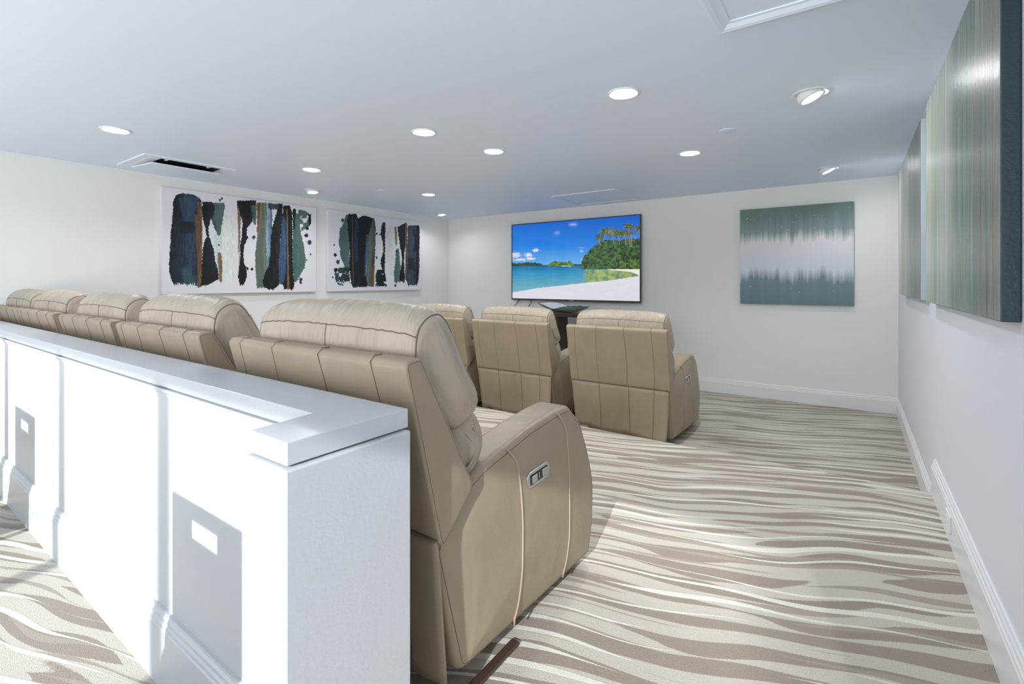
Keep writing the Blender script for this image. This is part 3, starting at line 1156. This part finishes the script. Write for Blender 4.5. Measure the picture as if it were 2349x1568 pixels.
A2.stroke([(372, 1925, 1940), (400, 1872, 1938), (440, 1875, 1936), (500, 1886, 1932), (560, 1892, 1928), (600, 1903, 1922), (660, 1905, 1920), (710, 1895, 1922), (770, 1885, 1928), (810, 1890, 1925)], [BLK], 115, 5)
A2.stroke([(374, 1930, 1944), (500, 1930, 1943), (800, 1928, 1944)], [(120, 88, 66), RUST, BROWN], 116, 3)
A2.stroke([(390, 1946, 2030), (420, 1945, 2036), (560, 1942, 2034), (700, 1938, 2032), (790, 1935, 2026), (832, 1950, 2014)], [(70, 84, 92), (48, 58, 70), (60, 70, 90), BLK, BLK], 117, 4, streak=0.4)
A2.stroke([(630, 1950, 2000), (720, 1948, 2005)], [BLK], 118, 8, alpha=0.7)
for k, (x, y, r) in enumerate([(1455, 340, 12), (1400, 602, 12), (1420, 655, 14), (1390, 525, 5), (1380, 770, 6), (1405, 715, 14), (1445, 790, 16), (1715, 445, 7), (1742, 450, 6), (1855, 832, 8), (1716, 625, 8), (1865, 580, 7)]):
    A2.blob(x, y, r, BLK if k % 2 else (50, 70, 76), 160 + k, r * 1.2)

M['art'] = attr_mat('painted_canvas', 0.45, spec=0.4)
M['canvas_edge'] = plain('white_canvas_edge', (226, 226, 230), 0.6)


def wall_painting(name, frame_mb, edge_mat, lab, group):
    o = frame_mb.build(name, edge_mat, None, bevel=0.003)
    return tag(o, lab, 'painting', group)


def left_painting(y0, y1, z0, z1, cv, lab):
    xw, t = XL, 0.045
    mb = MB().box((xw + 0.002, y0, z0), (xw + t, y1, z1))
    o = wall_painting('canvas_painting', mb, M['canvas_edge'], lab, 'abstract stroke paintings')
    canvas_mesh('painted_face', cv, (xw + t + 0.001, y0 + 0.004, z1 - 0.004), (0, y1 - y0 - 0.008, 0), (0, 0, -(z1 - z0 - 0.008)), M['art'], o)
    return o


left_painting(2.154, 4.034, 1.124, 2.312, A1, 'wide white canvas with dark blue, black and brown vertical brush strokes, nearer the air vent')
left_painting(4.222, 6.100, 1.124, 2.312, A2, 'white canvas with black and teal vertical strokes hanging next to the room corner')


# streaky teal paintings, material by nodes
def streak_mat(name, axis, stops, horizon=False, rough=0.3, seedoff=0.0, width=1.0):
    m, nt, b = new_mat(name)
    L = nt.links.new
    tc = N(nt, 'ShaderNodeTexCoord')
    mp = N(nt, 'ShaderNodeMapping')
    mp.inputs['Scale'].default_value = (14, 14, 0.55)
    mp.inputs['Location'].default_value = (seedoff, seedoff, 0)
    L(tc.outputs['Object'], mp.inputs['Vector'])
    n1 = N(nt, 'ShaderNodeTexNoise')
    n1.inputs['Scale'].default_value = 1.0
    n1.inputs['Detail'].default_value = 6
    n1.inputs['Roughness'].default_value = 0.62
    L(mp.outputs[0], n1.inputs['Vector'])
    sep = N(nt, 'ShaderNodeSeparateXYZ')
    L(tc.outputs['Generated'], sep.inputs[0])
    ramp = N(nt, 'ShaderNodeValToRGB')
    el = ramp.color_ramp.elements
    el[0].position, el[0].color = stops[0][0], lin(stops[0][1])
    el[1].position, el[1].color = stops[-1][0], lin(stops[-1][1])
    for p, c in stops[1:-1]:
        e = el.new(p)
        e.color = lin(c)
    if horizon:
        ad = N(nt, 'ShaderNodeMath', operation='MULTIPLY_ADD')
        L(n1.outputs['Fac'], ad.inputs[0])
        ad.inputs[1].default_value = 0.34
        of = N(nt, 'ShaderNodeMath', operation='ADD')
        L(sep.outputs['Z'], of.inputs[0])
        of.inputs[1].default_value = -0.17
        L(of.outputs[0], ad.inputs[2])
        L(ad.outputs[0], ramp.inputs['Fac'])
        col = ramp.outputs['Color']
        # pale paint flecks
        vo = N(nt, 'ShaderNodeTexVoronoi')
        vo.inputs['Scale'].default_value = 26
        vo.inputs['Randomness'].default_value = 1.0
        L(tc.outputs['Object'], vo.inputs['Vector'])
        lt = N(nt, 'ShaderNodeMath', operation='LESS_THAN')
        L(vo.outputs['Distance'], lt.inputs[0])
        rnd = N(nt, 'ShaderNodeSeparateColor')
        L(vo.outputs['Color'], rnd.inputs[0])
        th = N(nt, 'ShaderNodeMapRange')
        L(rnd.outputs[0], th.inputs['Value'])
        th.inputs['From Min'].default_value = 0.5
        th.inputs['To Max'].default_value = 0.16
        L(th.outputs['Result'], lt.inputs[1])
        edge = N(nt, 'ShaderNodeMath', operation='SUBTRACT')
        L(sep.outputs['Z'], edge.inputs[0])
        edge.inputs[1].default_value = 0.47
        ea = N(nt, 'ShaderNodeMath', operation='ABSOLUTE')
        L(edge.outputs[0], ea.inputs[0])
        eg = N(nt, 'ShaderNodeMath', operation='GREATER_THAN')
        L(ea.outputs[0], eg.inputs[0])
        eg.inputs[1].default_value = 0.26
        ml = N(nt, 'ShaderNodeMath', operation='MULTIPLY')
        L(lt.outputs[0], ml.inputs[0])
        L(eg.outputs[0], ml.inputs[1])
        fx = N(nt, 'ShaderNodeMix', data_type='RGBA')
        L(ml.outputs[0], fx.inputs['Factor'])
        L(col, fx.inputs['A'])
        fx.inputs['B'].default_value = lin((214, 228, 226))
        L(fx.outputs['Result'], b.inputs['Base Color'])
    else:
        L(n1.outputs['Fac'], ramp.inputs['Fac'])
        # slow tonal drift along the canvas
        m2 = N(nt, 'ShaderNodeMapping')
        m2.inputs['Scale'].default_value = (2.2, 2.2, 0.35)
        m2.inputs['Location'].default_value = (seedoff * 3, seedoff * 2, 0)
        L(tc.outputs['Object'], m2.inputs['Vector'])
        n2 = N(nt, 'ShaderNodeTexNoise')
        n2.inputs['Scale'].default_value = 1.3
        n2.inputs['Detail'].default_value = 2
        L(m2.outputs[0], n2.inputs['Vector'])
        r2 = N(nt, 'ShaderNodeValToRGB')
        r2.color_ramp.elements[0].position = 0.0
        r2.color_ramp.elements[0].color = lin((122, 114, 108))
        r2.color_ramp.elements[1].position = 1.0
        r2.color_ramp.elements[1].color = lin((214, 216, 202))
        for p_, c_ in ((0.14, (86, 100, 98)), (0.3, (92, 130, 128)), (0.45, (122, 136, 128)), (0.6, (196, 200, 192)), (0.78, (150, 166, 152))):
            r2.color_ramp.elements.new(p_).color = lin(c_)
        yn = N(nt, 'ShaderNodeMath', operation='MULTIPLY_ADD')
        L(n2.outputs['Fac'], yn.inputs[0])
        yn.inputs[1].default_value = 0.5
        yo = N(nt, 'ShaderNodeMath', operation='ADD')
        L(sep.outputs['Y'], yo.inputs[0])
        yo.inputs[1].default_value = -0.25
        L(yo.outputs[0], yn.inputs[2])
        L(yn.outputs[0], r2.inputs['Fac'])
        fx = N(nt, 'ShaderNodeMix', data_type='RGBA')
        fx.inputs['Factor'].default_value = 0.55
        L(ramp.outputs['Color'], fx.inputs['A'])
        L(r2.outputs['Color'], fx.inputs['B'])
        L(fx.outputs['Result'], b.inputs['Base Color'])
    bp = N(nt, 'ShaderNodeBump')
    bp.inputs['Strength'].default_value = 0.5
    bp.inputs['Distance'].default_value = 0.002
    n3 = N(nt, 'ShaderNodeTexNoise')
    m4 = N(nt, 'ShaderNodeMapping')
    m4.inputs['Scale'].default_value = (300, 300, 40)
    L(tc.outputs['Object'], m4.inputs['Vector'])
    L(m4.outputs[0], n3.inputs['Vector'])
    n3.inputs['Scale'].default_value = 1
    L(n3.outputs['Fac'], bp.inputs['Height'])
    L(bp.outputs['Normal'], b.inputs['Normal'])
    b.inputs['Roughness'].default_value = rough
    return m


front_art = streak_mat('misty_teal_paint', 'x', [(0.0, (98, 126, 128)), (0.24, (112, 138, 142)), (0.36, (212, 218, 230)), (0.64, (226, 226, 228)),
                                                 (0.74, (132, 150, 152)), (0.9, (96, 124, 122)), (1.0, (92, 118, 114))], True, 0.4)
side_art = streak_mat('streaky_teal_paint', 'y', [(0.34, (58, 74, 72)), (0.43, (96, 128, 122)), (0.49, (150, 158, 136)), (0.54, (112, 100, 88)), (0.60, (172, 184, 182)), (0.68, (210, 212, 204))], False, 0.26)
side_art2 = streak_mat('streaky_grey_paint', 'y', [(0.34, (80, 84, 80)), (0.44, (120, 140, 136)), (0.5, (160, 162, 150)), (0.56, (132, 124, 112)), (0.66, (196, 200, 196))], False, 0.26, 4.0)
teal_edge = plain('dark_teal_edge', (24, 50, 56), 0.4, bump=0.3, bscale=80, vary=0.5)
pale_edge = plain('pale_blue_edge', (176, 187, 192), 0.45, bump=0.3, bscale=80, vary=0.12)

o = MB().box((-1.20, YF - 0.045, 0.987), (-0.006, YF - 0.002, 2.184)).build('canvas_painting', front_art, bevel=0.003)
tag(o, 'square teal and white misty canvas hanging on the screen wall', 'painting')


def side_painting(y0, y1, face, edge, lab):
    t = 0.045
    z0, z1 = 1.145, 2.318
    mb = MB().box((XR - t, y0, z0), (XR - 0.002, y1, z1))
    o = mb.build('canvas_painting', edge, None, bevel=0.003)
    tag(o, lab, 'painting', 'streaky paintings on the aisle wall')
    fc = MB().box((XR - t - 0.0015, y0 + 0.003, z0 + 0.003), (XR - t + 0.0005, y1 - 0.003, z1 - 0.003))
    fc.build('painted_face', face, o)
    return o


side_painting(1.995, 3.80, side_art, teal_edge, 'large streaked green grey canvas with a dark teal edge on the aisle wall')
side_painting(4.10, 5.90, side_art2, pale_edge, 'streaked grey canvas with a pale blue edge, nearer the room corner on the aisle wall')

# ------------------------------------------------------------------ television
TV = Canvas([(182, 400), (1712, 272), (1712, 1312), (203, 1282)], 640, 362, (20, 110, 210))
X, Y = TV.X, TV.Y
t = np.clip((Y - 280) / 620, 0, 1)[..., None]
c0, c1, c2 = srgb(6, 88, 190), srgb(28, 124, 218), srgb(104, 172, 226)
TV.I = np.where(t < 0.6, c0 + (c1 - c0) * t / 0.6, c1 + (c2 - c1) * (t - 0.6) / 0.4)
def soft(d, w):
    return np.clip(0.5 - d / w, 0, 1)
for k, (cx, cy, rx, ry, al) in enumerate([(465, 702, 50, 26, .8), (215, 762, 85, 42, .85), (380, 762, 55, 30, .95), (410, 805, 62, 20, .95), (290, 818, 120, 18, .8), (1015, 715, 32, 18, .35), (1015, 672, 50, 14, .15), (1045, 812, 32, 20, .85), (535, 712, 16, 5, .3)]):
    d = np.hypot((X - cx) / rx, (Y - cy) / ry) - 0.75 + (fbm(X / 22, Y / 14, 300 + k, 4) - 0.5) * 1.1
    sh_ = np.clip((Y - cy) / ry, -1, 1)[..., None]
    TV.put(soft(d, 0.5) * al, srgb(236, 238, 246) * (1 - 0.15 * (sh_ + 1)))
# water
wt = np.clip((Y - 893) / 320, 0, 1)[..., None]
w0, w1, w2 = srgb(16, 104, 158), srgb(48, 144, 186), srgb(112, 172, 186)
wc = np.where(wt < 0.3, w0 + (w1 - w0) * wt / 0.3, w1 + (w2 - w1) * (wt - 0.3) / 0.7)
wc = wc * (0.88 + 0.24 * fbm(X / 90, Y / 7, 320, 4))[..., None]
TV.put((Y > 893).astype(float), wc)
# distant islands
leaf = lambda s, dk, lt, sc=9: (srgb(*dk)[None, None] + (srgb(*lt) - srgb(*dk))[None, None] * np.clip((fbm(X / sc, Y / sc, s, 4) - 0.3) * 2.4, 0, 1)[..., None])
def island(pts, s, dk, lt, rag=10):
    xs = [p[0] for p in pts]
    top = np.interp(X, xs, [p[1] for p in pts]) + (fbm(X / 12, Y * 0, s, 3) - 0.5) * 2 * rag
    m = (Y > top) & (Y < 893 + 4 * fbm(X / 20, Y * 0 + 3, s, 2)) & (X > xs[0]) & (X < xs[-1])
    TV.put(m.astype(float), leaf(s + 5, dk, lt))
island([(182, 858), (250, 862), (380, 850), (450, 852), (530, 864), (560, 880)], 330, (20, 52, 40), (60, 92, 52), 8)
island([(560, 884), (700, 878), (900, 870), (1000, 868), (1040, 874)], 335, (16, 70, 96), (24, 84, 92), 3)
island([(606, 892), (640, 866), (690, 834), (740, 840), (800, 846), (850, 848), (872, 828), (895, 846), (935, 884)], 340, (34, 74, 30), (120, 156, 56), 8)
TV.put(((Y > 890) & (Y < 898) & (X > 780) & (X < 900)).astype(float), srgb(200, 196, 176))
# sand
edge = np.interp(X, [190, 500, 900, 1100, 1250, 1400, 1550, 1640, 1690, 1700, 1725], [1215, 1160, 1115, 1090, 1078, 1058, 1036, 1020, 1010, 1000, 950])
rf = ((X > 1030) & (Y > 935) & (Y < edge + 5)).astype(float) * np.clip((X - 1030) / 60, 0, 1) * 0.95
rc = leaf(350, (92, 130, 84), (158, 172, 90), 40) * (0.8 + 0.5 * fbm(X / 12, Y / 160, 352, 3))[..., None]
TV.put(rf, rc)
TV.put(soft(edge - Y + (fbm(X / 30, Y * 0, 356, 3) - 0.5) * 8, 10), srgb(214, 214, 222) * (0.95 + 0.08 * fbm(X / 60, Y / 12, 355, 4))[..., None])
back = ((Y > 926 + 6 * fbm(X / 40, Y * 0, 357, 2)) & (Y < np.interp(X, [1290, 1400, 1520, 1620, 1680, 1700, 1725], [928, 945, 952, 968, 992, 1004, 1010])) & (X > 1290)).astype(float)
TV.put(back, srgb(226, 222, 216))
# shore trees
xs = [990, 1035, 1060, 1110, 1160, 1210, 1260, 1330, 1400, 1450, 1500, 1560, 1620, 1680, 1725]
tp = [900, 800, 760, 715, 655, 620, 590, 575, 580, 590, 575, 560, 555, 560, 560]
top = np.interp(X, xs, tp) + (fbm(X / 16, Y / 16, 360, 4) - 0.5) * 46
TV.put(((Y > top) & (Y < 925 + 8 * fbm(X / 18, Y * 0, 361, 3)) & (X > 1000 + 30 * (fbm(Y / 14, X * 0, 362, 3)))).astype(float), leaf(363, (12, 36, 22), (74, 112, 52), 20) * (0.55 + 0.8 * fbm(X / 6, Y / 6, 364, 3))[..., None])
TV.put(((X > 1470) & (Y > 790 + 40 * fbm(X / 20, Y * 0, 365, 3)) & (Y < 922) & (fbm(X / 24, Y / 24, 366, 4) > 0.45)).astype(float) * .8, leaf(367, (50, 84, 24), (118, 140, 50), 10))
# palms
rsn = np.random.RandomState(5)
def palm(cx, cy, r, bx, by, s):
    n = 60
    nz = (fbm(X / 5, Y / 5, s, 2) - 0.5) * 5
    for q in range(n):
        k = q / (n - 1)
        px, py = cx + (bx - cx) * k, cy + (by - cy) * k
        TV.dab(px, py, 5.0, srgb(136, 130, 110))
    for q in range(14):
        a = -PI / 2 + (q - 6.5) * 0.40 + rsn.uniform(-.12, .12)
        ln = r * rsn.uniform(0.8, 1.15)
        for k in np.linspace(0.05, 1, 14):
            px = cx + math.cos(a) * ln * k
            py = cy + math.sin(a) * ln * k + 0.42 * ln * k * k
            w = 6.5 * (1 - k * 0.6) * r / 60
            cc = srgb(52, 72, 26) if rsn.rand() < .55 else srgb(112, 116, 50)
            TV.dab(px, py, w, cc, nz)
for a in [(1300, 470, 85, 1270, 600, 1), (1385, 465, 60, 1400, 600, 2), (1455, 490, 75, 1470, 620, 3), (1230, 540, 55, 1240, 640, 8), (1535, 490, 60, 1545, 628, 4), (1580, 405, 72, 1595, 660, 5), (1610, 490, 45, 1612, 655, 6), (1700, 430, 62, 1712, 560, 7)]:
    palm(*a)

tv = empty('television', (-3.64, YF - 0.03, 0.96))
x0, x1, z0, z1 = -4.772, -2.507, 0.960, 2.236
dx, dy, dz = 3.64, -(YF - 0.03), -0.96
mb = MB()
bw = 0.014
yA, yB = YF - 0.070, YF - 0.035
for a, b_ in (((x0, yA, z1 - bw), (x1, yB, z1)), ((x0, yA, z0), (x1, yB, z0 + 0.026)), ((x0, yA, z0 + 0.026), (x0 + bw, yB, z1 - bw)), ((x1 - bw, yA, z0 + 0.026), (x1, yB, z1 - bw))):
    mb.box((a[0] + dx, a[1] + dy, a[2] + dz), (b_[0] + dx, b_[1] + dy, b_[2] + dz))
mb.build('bezel', M['bezel'], tv)
MB().box((x0 + 0.01 + dx, yA + 0.008 + dy, z0 + 0.01 + dz), (x1 - 0.01 + dx, yB + dy, z1 - 0.01 + dz)).box(
    (x0 + 0.35 + dx, yB + dy, z0 + 0.15 + dz), (x1 - 0.35 + dx, -0.002 + 0.03, z1 - 0.35 + dz)).build('back_housing', M['dark'], tv)
M['screen'] = attr_mat('lit_screen', 0.08, emission=1.0, spec=0.5)
ly = yA + 0.006 + dy
canvas_mesh('screen', TV, (x0 + bw + dx, ly, z1 - bw + dz), (x1 - x0 - 2 * bw, 0, 0), (0, 0, -(z1 - z0 - bw - 0.026)), M['screen'], tv)
lg = MB().box((-0.035 + 0.02, yA + dy - 0.002, 0.006), (0.035 + 0.02, yA + dy, 0.016))
lg.build('maker_badge', plain('silver_badge', (190, 192, 194), 0.3, metal=0.6), tv)['label'] = 'small silver badge'
tag(tv, 'large flat television on the wall showing a tropical beach with palms', 'television')

# cables drooping below the screen
def cable(p, lab):
    o = MB().tube(p, 0.006, 8).build('cable', M['cable'], None, smooth=True)
    tag(o, lab, 'cable', 'cables hanging under the television')


yc = YF - 0.05
cable([(-4.62, yc, 0.96), (-4.66, yc, 0.92), (-4.76, yc, 0.82), (-4.80, yc + 0.03, 0.70), (-4.80, yc + 0.03, -0.15)], 'thin black cable slanting down under the corner of the television')
cable([(-4.40, yc, 0.96), (-4.385, yc, 0.925), (-4.42, yc, 0.88), (-4.46, yc, 0.82), (-4.47, yc + 0.03, 0.6), (-4.47, yc + 0.03, -0.15)], 'short black cable bending under the television, beside the bowl')

# ------------------------------------------------------------------ console table and bowl
ct = empty('console_table', (-3.2, 6.5, ZL))
Z = lambda z: z - ZL
mb = MB().box((-1.05, -0.20, Z(0.745)), (1.0, 0.20, Z(0.806)))
mb.build('table_top', M['wood'], ct, bevel=0.004)
for lx in (-0.56, 0.50):
    MB().box((lx, -0.16, 0.0), (lx + 0.13, 0.16, Z(0.745))).build('leg', M['wood'], ct, bevel=0.004)
MB().box((-0.56, -0.14, 0.12), (0.63, 0.14, 0.16)).build('lower_shelf', M['wood'], ct, bevel=0.003)
tag(ct, 'dark wood console table under the television behind the recliners', 'table')

bowl = empty('boat_bowl', (-3.615, 6.47, 0.806))
nu, nv = 48, 22
ip = lambda u, t: float(np.interp(u, [p[0] for p in t], [p[1] for p in t]))
near_rim = [(-1, .120), (-.8, .112), (-.62, .098), (-.40, .068), (-.22, .046), (-.08, .052), (.1, .074), (.4, .094), (.75, .100), (1, .092)]
far_rim = [(-1, .122), (-.75, .138), (-.45, .136), (-.2, .118), (.05, .078), (.2, .070), (.5, .090), (.75, .108), (.92, .108), (1, .094)]
keel_l = [(-1, .118), (-.8, .080), (-.6, .045), (-.4, .016), (-.25, .003), (0, .0), (.3, .0), (.55, .014), (.75, .040), (.9, .064), (1, .088)]
def bsurf(u, w, t):
    x = u * 0.435
    wid = 0.15 * (max(0.0, 1 - abs(u) ** 2.4)) ** 0.6 + 0.004
    k = ip(u, keel_l)
    top = ip(u, near_rim if w < 0 else far_rim)
    return (x, w * wid, k + max(0.0, top - k) * abs(w) ** 1.7 + t)
outer_v = [bsurf(-1 + 2 * i / nu, -1 + 2 * j / nv, 0) for i in range(nu + 1) for j in range(nv + 1)]
q = lambda i, j: i * (nv + 1) + j
ff = [(q(i, j), q(i + 1, j), q(i + 1, j + 1), q(i, j + 1)) for i in range(nu) for j in range(nv)]
shl = mesh_obj('outer_shell', outer_v, ff, plain('sage_green_glaze', (164, 186, 166), 0.35, vary=0.1), bowl, smooth=True)
inn_v = [(x, y * 0.97, z + 0.004) for x, y, z in outer_v]
mesh_obj('inner_lining', inn_v, ff, plain('white_glaze', (232, 234, 236), 0.25), bowl, smooth=True)
rim = MB()
rim.tube([(outer_v[q(i, 0)][0], outer_v[q(i, 0)][1] * .985, outer_v[q(i, 0)][2] + 0.004) for i in range(nu + 1)], 0.004, 8)
rim.tube([(outer_v[q(i, nv)][0], outer_v[q(i, nv)][1] * .985, outer_v[q(i, nv)][2] + 0.004) for i in range(nu + 1)], 0.004, 8)
rim.build('rim', plain('dark_rim', (40, 60, 62), 0.4), bowl, smooth=True)
tag(bowl, 'long green boat-shaped bowl with white inside on the console table', 'bowl')

# ------------------------------------------------------------------ ceiling fittings
def lamp_light(parent, loc, direction, power, size=0.12, spread=150):
    l = bpy.data.lights.new('lamp_glow', 'AREA')
    l.shape = 'DISK'
    l.size = size
    l.energy = power
    l.spread = math.radians(spread)
    l.color = (0.98, 0.99, 1.0)
    o = bpy.data.objects.new('lamp_glow', l)
    o.location = loc
    o.rotation_euler = Vector(direction).to_track_quat('-Z', 'Y').to_euler()
    C.objects.link(o)
    o.parent = parent


def downlight(x, y, lab):
    e = empty('downlight', (x, y, ZC))
    tr_ = MB().lathe([(0.098, 0.0), (0.100, -0.003), (0.097, -0.006), (0.088, -0.007), (0.082, -0.004), (0.080, -0.001), (0.080, 0.0)], (0, 0, 0), 48)
    tr_.build('trim_ring', M['white_plastic'], e, smooth=True)
    d = MB().lathe([(0.080, -0.002), (0.06, -0.0055), (0.03, -0.008), (0.0005, -0.009)], (0, 0, 0), 40)
    d.build('lens', M['disc'], e, smooth=True)
    lamp_light(e, (0, 0, -0.016), (0, 0, -1), LAMP_W)
    tag(e, lab, 'downlight', 'round ceiling downlights')


for x, y, lab in [(-1.18, 2.885, 'bright round ceiling downlight closest to the ceiling hatch'),
                  (-2.77, 2.73, 'round ceiling downlight above the end recliner, mid ceiling'),
                  (-2.66, 3.493, 'round ceiling downlight just in front of the television, mid ceiling'),
                  (-1.23, 4.575, 'round ceiling downlight beyond the disc cover, toward the square painting'),
                  (-4.684, 1.315, 'round ceiling downlight on its own near the air vent'),
                  (-4.657, 2.965, 'round ceiling downlight above the wide abstract painting'),
                  (-4.695, 4.715, 'round ceiling downlight above the second abstract painting')]:
    downlight(x, y, lab)


def gimbal(x, y, sx, lab):
    e = empty('gimbal_light', (x, y, ZC))
    MB().lathe([(0.105, 0.0), (0.107, -0.003), (0.103, -0.006), (0.080, -0.006), (0.078, 0.0)], (0, 0, 0), 48).build('trim_ring', M['white_plastic'], e, smooth=True)
    tl = math.radians(24) * sx
    R = Matrix.Rotation(tl, 4, 'Y')
    def tilt(mb):
        mb.v = [tuple(R @ Vector(p) + Vector((0, 0, -0.012))) for p in mb.v]
        return mb
    a = tilt(MB().lathe([(0.050, 0.045), (0.078, 0.02), (0.076, -0.014), (0.070, -0.020), (0.062, -0.021), (0.060, -0.014)], (0, 0, 0), 40))
    cup = a.build('lamp_cup', M['white_plastic'], e, smooth=True)
    b = tilt(MB().lathe([(0.061, -0.015), (0.03, -0.020), (0.0005, -0.021)], (0, 0, 0), 40))
    b.build('lens', M['disc'], cup, smooth=True)
    dr = R @ Vector((0, 0, -1))
    lamp_light(e, Vector((0, 0, -0.012)) + dr * 0.032, dr, LAMP_W * 0.4, 0.1, 150)
    tag(e, lab, 'spotlight', 'tilted ceiling spotlights')


gimbal(-0.223, 3.559, -1, 'tilted ceiling spotlight facing the large streaked canvas on the aisle wall')
gimbal(-0.226, 6.012, -1, 'tilted ceiling spotlight in the corner above the square teal painting')
gimbal(-5.689, 3.634, -0.35, 'tilted ceiling spotlight above the wide abstract stroke painting')
gimbal(-5.794, 6.132, -0.35, 'tilted ceiling spotlight in the far corner above the second abstract painting')

for x, y, lab in [(-0.807, 4.058, 'small flat white disc cover on the ceiling near the aisle spotlight'),
                  (-4.99, 4.162, 'small flat white disc cover on the ceiling by the abstract paintings')]:
    o = MB().lathe([(0.0005, -0.006), (0.055, -0.006), (0.062, -0.003), (0.062, 0.0)], (x, y, ZC), 40).build('sprinkler_cover', M['ceiling'], None, smooth=True, sharp=40)
    tag(o, lab, 'sprinkler cover', 'ceiling sprinkler covers')

# air cassette near the abstract painting wall
v0 = (-6.0, 1.70)
ac = empty('air_vent', (-5.66, 2.10, ZC))
ax0, ax1, ay0, ay1 = -0.36, 0.36, -0.40, 0.40
mb = MB()
fw_ = 0.055
ring_boxes(mb, ax0, ay0, ax1, ay1, fw_, -0.012, 0.0)
mb.build('frame', M['ceiling'], ac)
MB().box((ax0 + 0.04, ay0 + 0.04, -0.003), (ax1 - 0.04, ay1 - 0.04, -0.001)).build('slot_shade_sheet', M['slot'], ac)  # flat black sheet; the shade inside the slot is its colour
mb = MB()
px0, px1, py0, py1 = ax0 + 0.05, ax1 - 0.125, ay0 + 0.10, ay1 - 0.10
mb.add([(px0, py0, -0.010), (px1, py0, -0.042), (px1, py1, -0.042), (px0, py1, -0.010),
        (px0, py0, -0.024), (px1, py0, -0.056), (px1, py1, -0.056), (px0, py1, -0.024)],
       [(0, 1, 2, 3), (4, 7, 6, 5), (0, 4, 5, 1), (1, 5, 6, 2), (2, 6, 7, 3), (3, 7, 4, 0)])
mb.build('hinged_panel', M['ceiling'], ac, bevel=0.004)
mb = MB()
MB().box((ax0 + 0.056, ay0 + 0.056, -0.014), (ax1 - 0.056, ay0 + 0.15, -0.002)).build('side_plate', M['white_plastic'], ac, bevel=0.003)
MB().box((ax0 + 0.056, ay1 - 0.10, -0.014), (ax1 - 0.056, ay1 - 0.056, -0.002)).build('side_plate', M['white_plastic'], ac, bevel=0.003)
for yy in (-0.20, 0.17):
    MB().box((ax1 - 0.125, yy, -0.012), (ax1 - 0.055, yy + 0.018, -0.003)).build('hinge', M['white_plastic'], ac)
tag(ac, 'square white air vent in the ceiling with a dropped panel and black slot', 'air vent')

# access panel over the television
ap = empty('access_panel', (-2.94, 6.20, ZC))
w_, h_, f_ = 0.465, 0.43, 0.02
mb = MB()
ring_boxes(mb, -w_, -h_, w_, h_, f_, -0.012, 0)
mb.build('frame', M['trim'], ap)
MB().box((-w_ + 0.027, -h_ + 0.027, -0.005), (w_ - 0.027, h_ - 0.027, 0)).build('door', M['ceiling'], ap)
tag(ap, 'flat white access panel in the ceiling above the television', 'access panel')

# attic hatch with trim above the aisle
ah = empty('ceiling_hatch', (-0.13, 1.98, ZC))
w_, h_, f_ = 0.39, 0.43, 0.065
mb = MB()
tp_ = [(0, 0), (0, -0.026), (0.012, -0.030), (0.03, -0.026), (0.05, -0.014), (f_, -0.012), (f_, 0)]
P4 = [(-w_, -h_), (w_, -h_), (w_, h_), (-w_, h_)]
vv, fq = [], []
for (cx, cy) in P4:
    sx_, sy_ = (1 if cx > 0 else -1), (1 if cy > 0 else -1)
    for d_, zz in tp_:
        vv.append((cx - sx_ * d_, cy - sy_ * d_, zz))
n7 = len(tp_)
for i in range(4):
    for k in range(n7 - 1):
        a, b_ = i * n7 + k, ((i + 1) % 4) * n7 + k
        fq.append((a, b_, b_ + 1, a + 1))
mb.add(vv, fq)
mb.build('trim_frame', M['ceiling'], ah)
MB().box((-w_ + f_ - 0.004, -h_ + f_ - 0.004, -0.006), (w_ - f_ + 0.004, h_ - f_ + 0.004, 0)).build('hatch_door', M['ceiling'], ah)
tag(ah, 'trimmed white ceiling hatch above the open aisle', 'hatch')

# outlet on the aisle baseboard
ot = empty('wall_outlet', (XR - 0.021, 3.15, 0.105))
MB().box((-0.007, -0.062, -0.040), (0.0, 0.062, 0.040)).build('cover_plate', M['white_plastic'], ot, bevel=0.002)
for yy in (-0.026, 0.026):
    MB().box((-0.0085, yy - 0.017, -0.018), (-0.006, yy + 0.017, 0.018)).build('socket', M['trim'], ot, bevel=0.001)
tag(ot, 'white electrical outlet plate set in the aisle baseboard', 'outlet')

# ------------------------------------------------------------------ side chairs by the windows; only their shadows reach the picture
def side_chair(x, y, top, lab):
    e = empty('side_chair', (x, y, ZCAM))
    w = 0.235
    hz = top - ZCAM
    sl = (hz - 0.115, hz - 0.045)
    mb = MB()
    mb.box((-w, -0.015, 0.40), (w, 0.015, sl[0]))
    mb.box((-w, -0.015, sl[1]), (w, 0.015, hz))
    mb.box((-w, -0.015, sl[0]), (-0.09, 0.015, sl[1]))
    mb.box((0.09, -0.015, sl[0]), (w, 0.015, sl[1]))
    mb.build('backrest', M['wood'], e)
    MB().box((-w, -0.45, 0.40), (w, 0.0, 0.46)).build('seat', M['wood'], e, bevel=0.01)
    for sx_ in (-1, 1):
        for yy in (-0.43, -0.02):
            MB().box((sx_ * (w - 0.02) - 0.018, yy - 0.018, 0), (sx_ * (w - 0.02) + 0.018, yy + 0.018, 0.41)).build('leg', M['wood'], e)
    tag(e, lab, 'chair', 'side chairs by the windows')


side_chair(-1.51, 0.05, 0.84, 'wooden side chair with a slotted back opposite the pier')
side_chair(-3.84, 0.05, 0.79, 'wooden side chair with a slotted back farther along the partition')
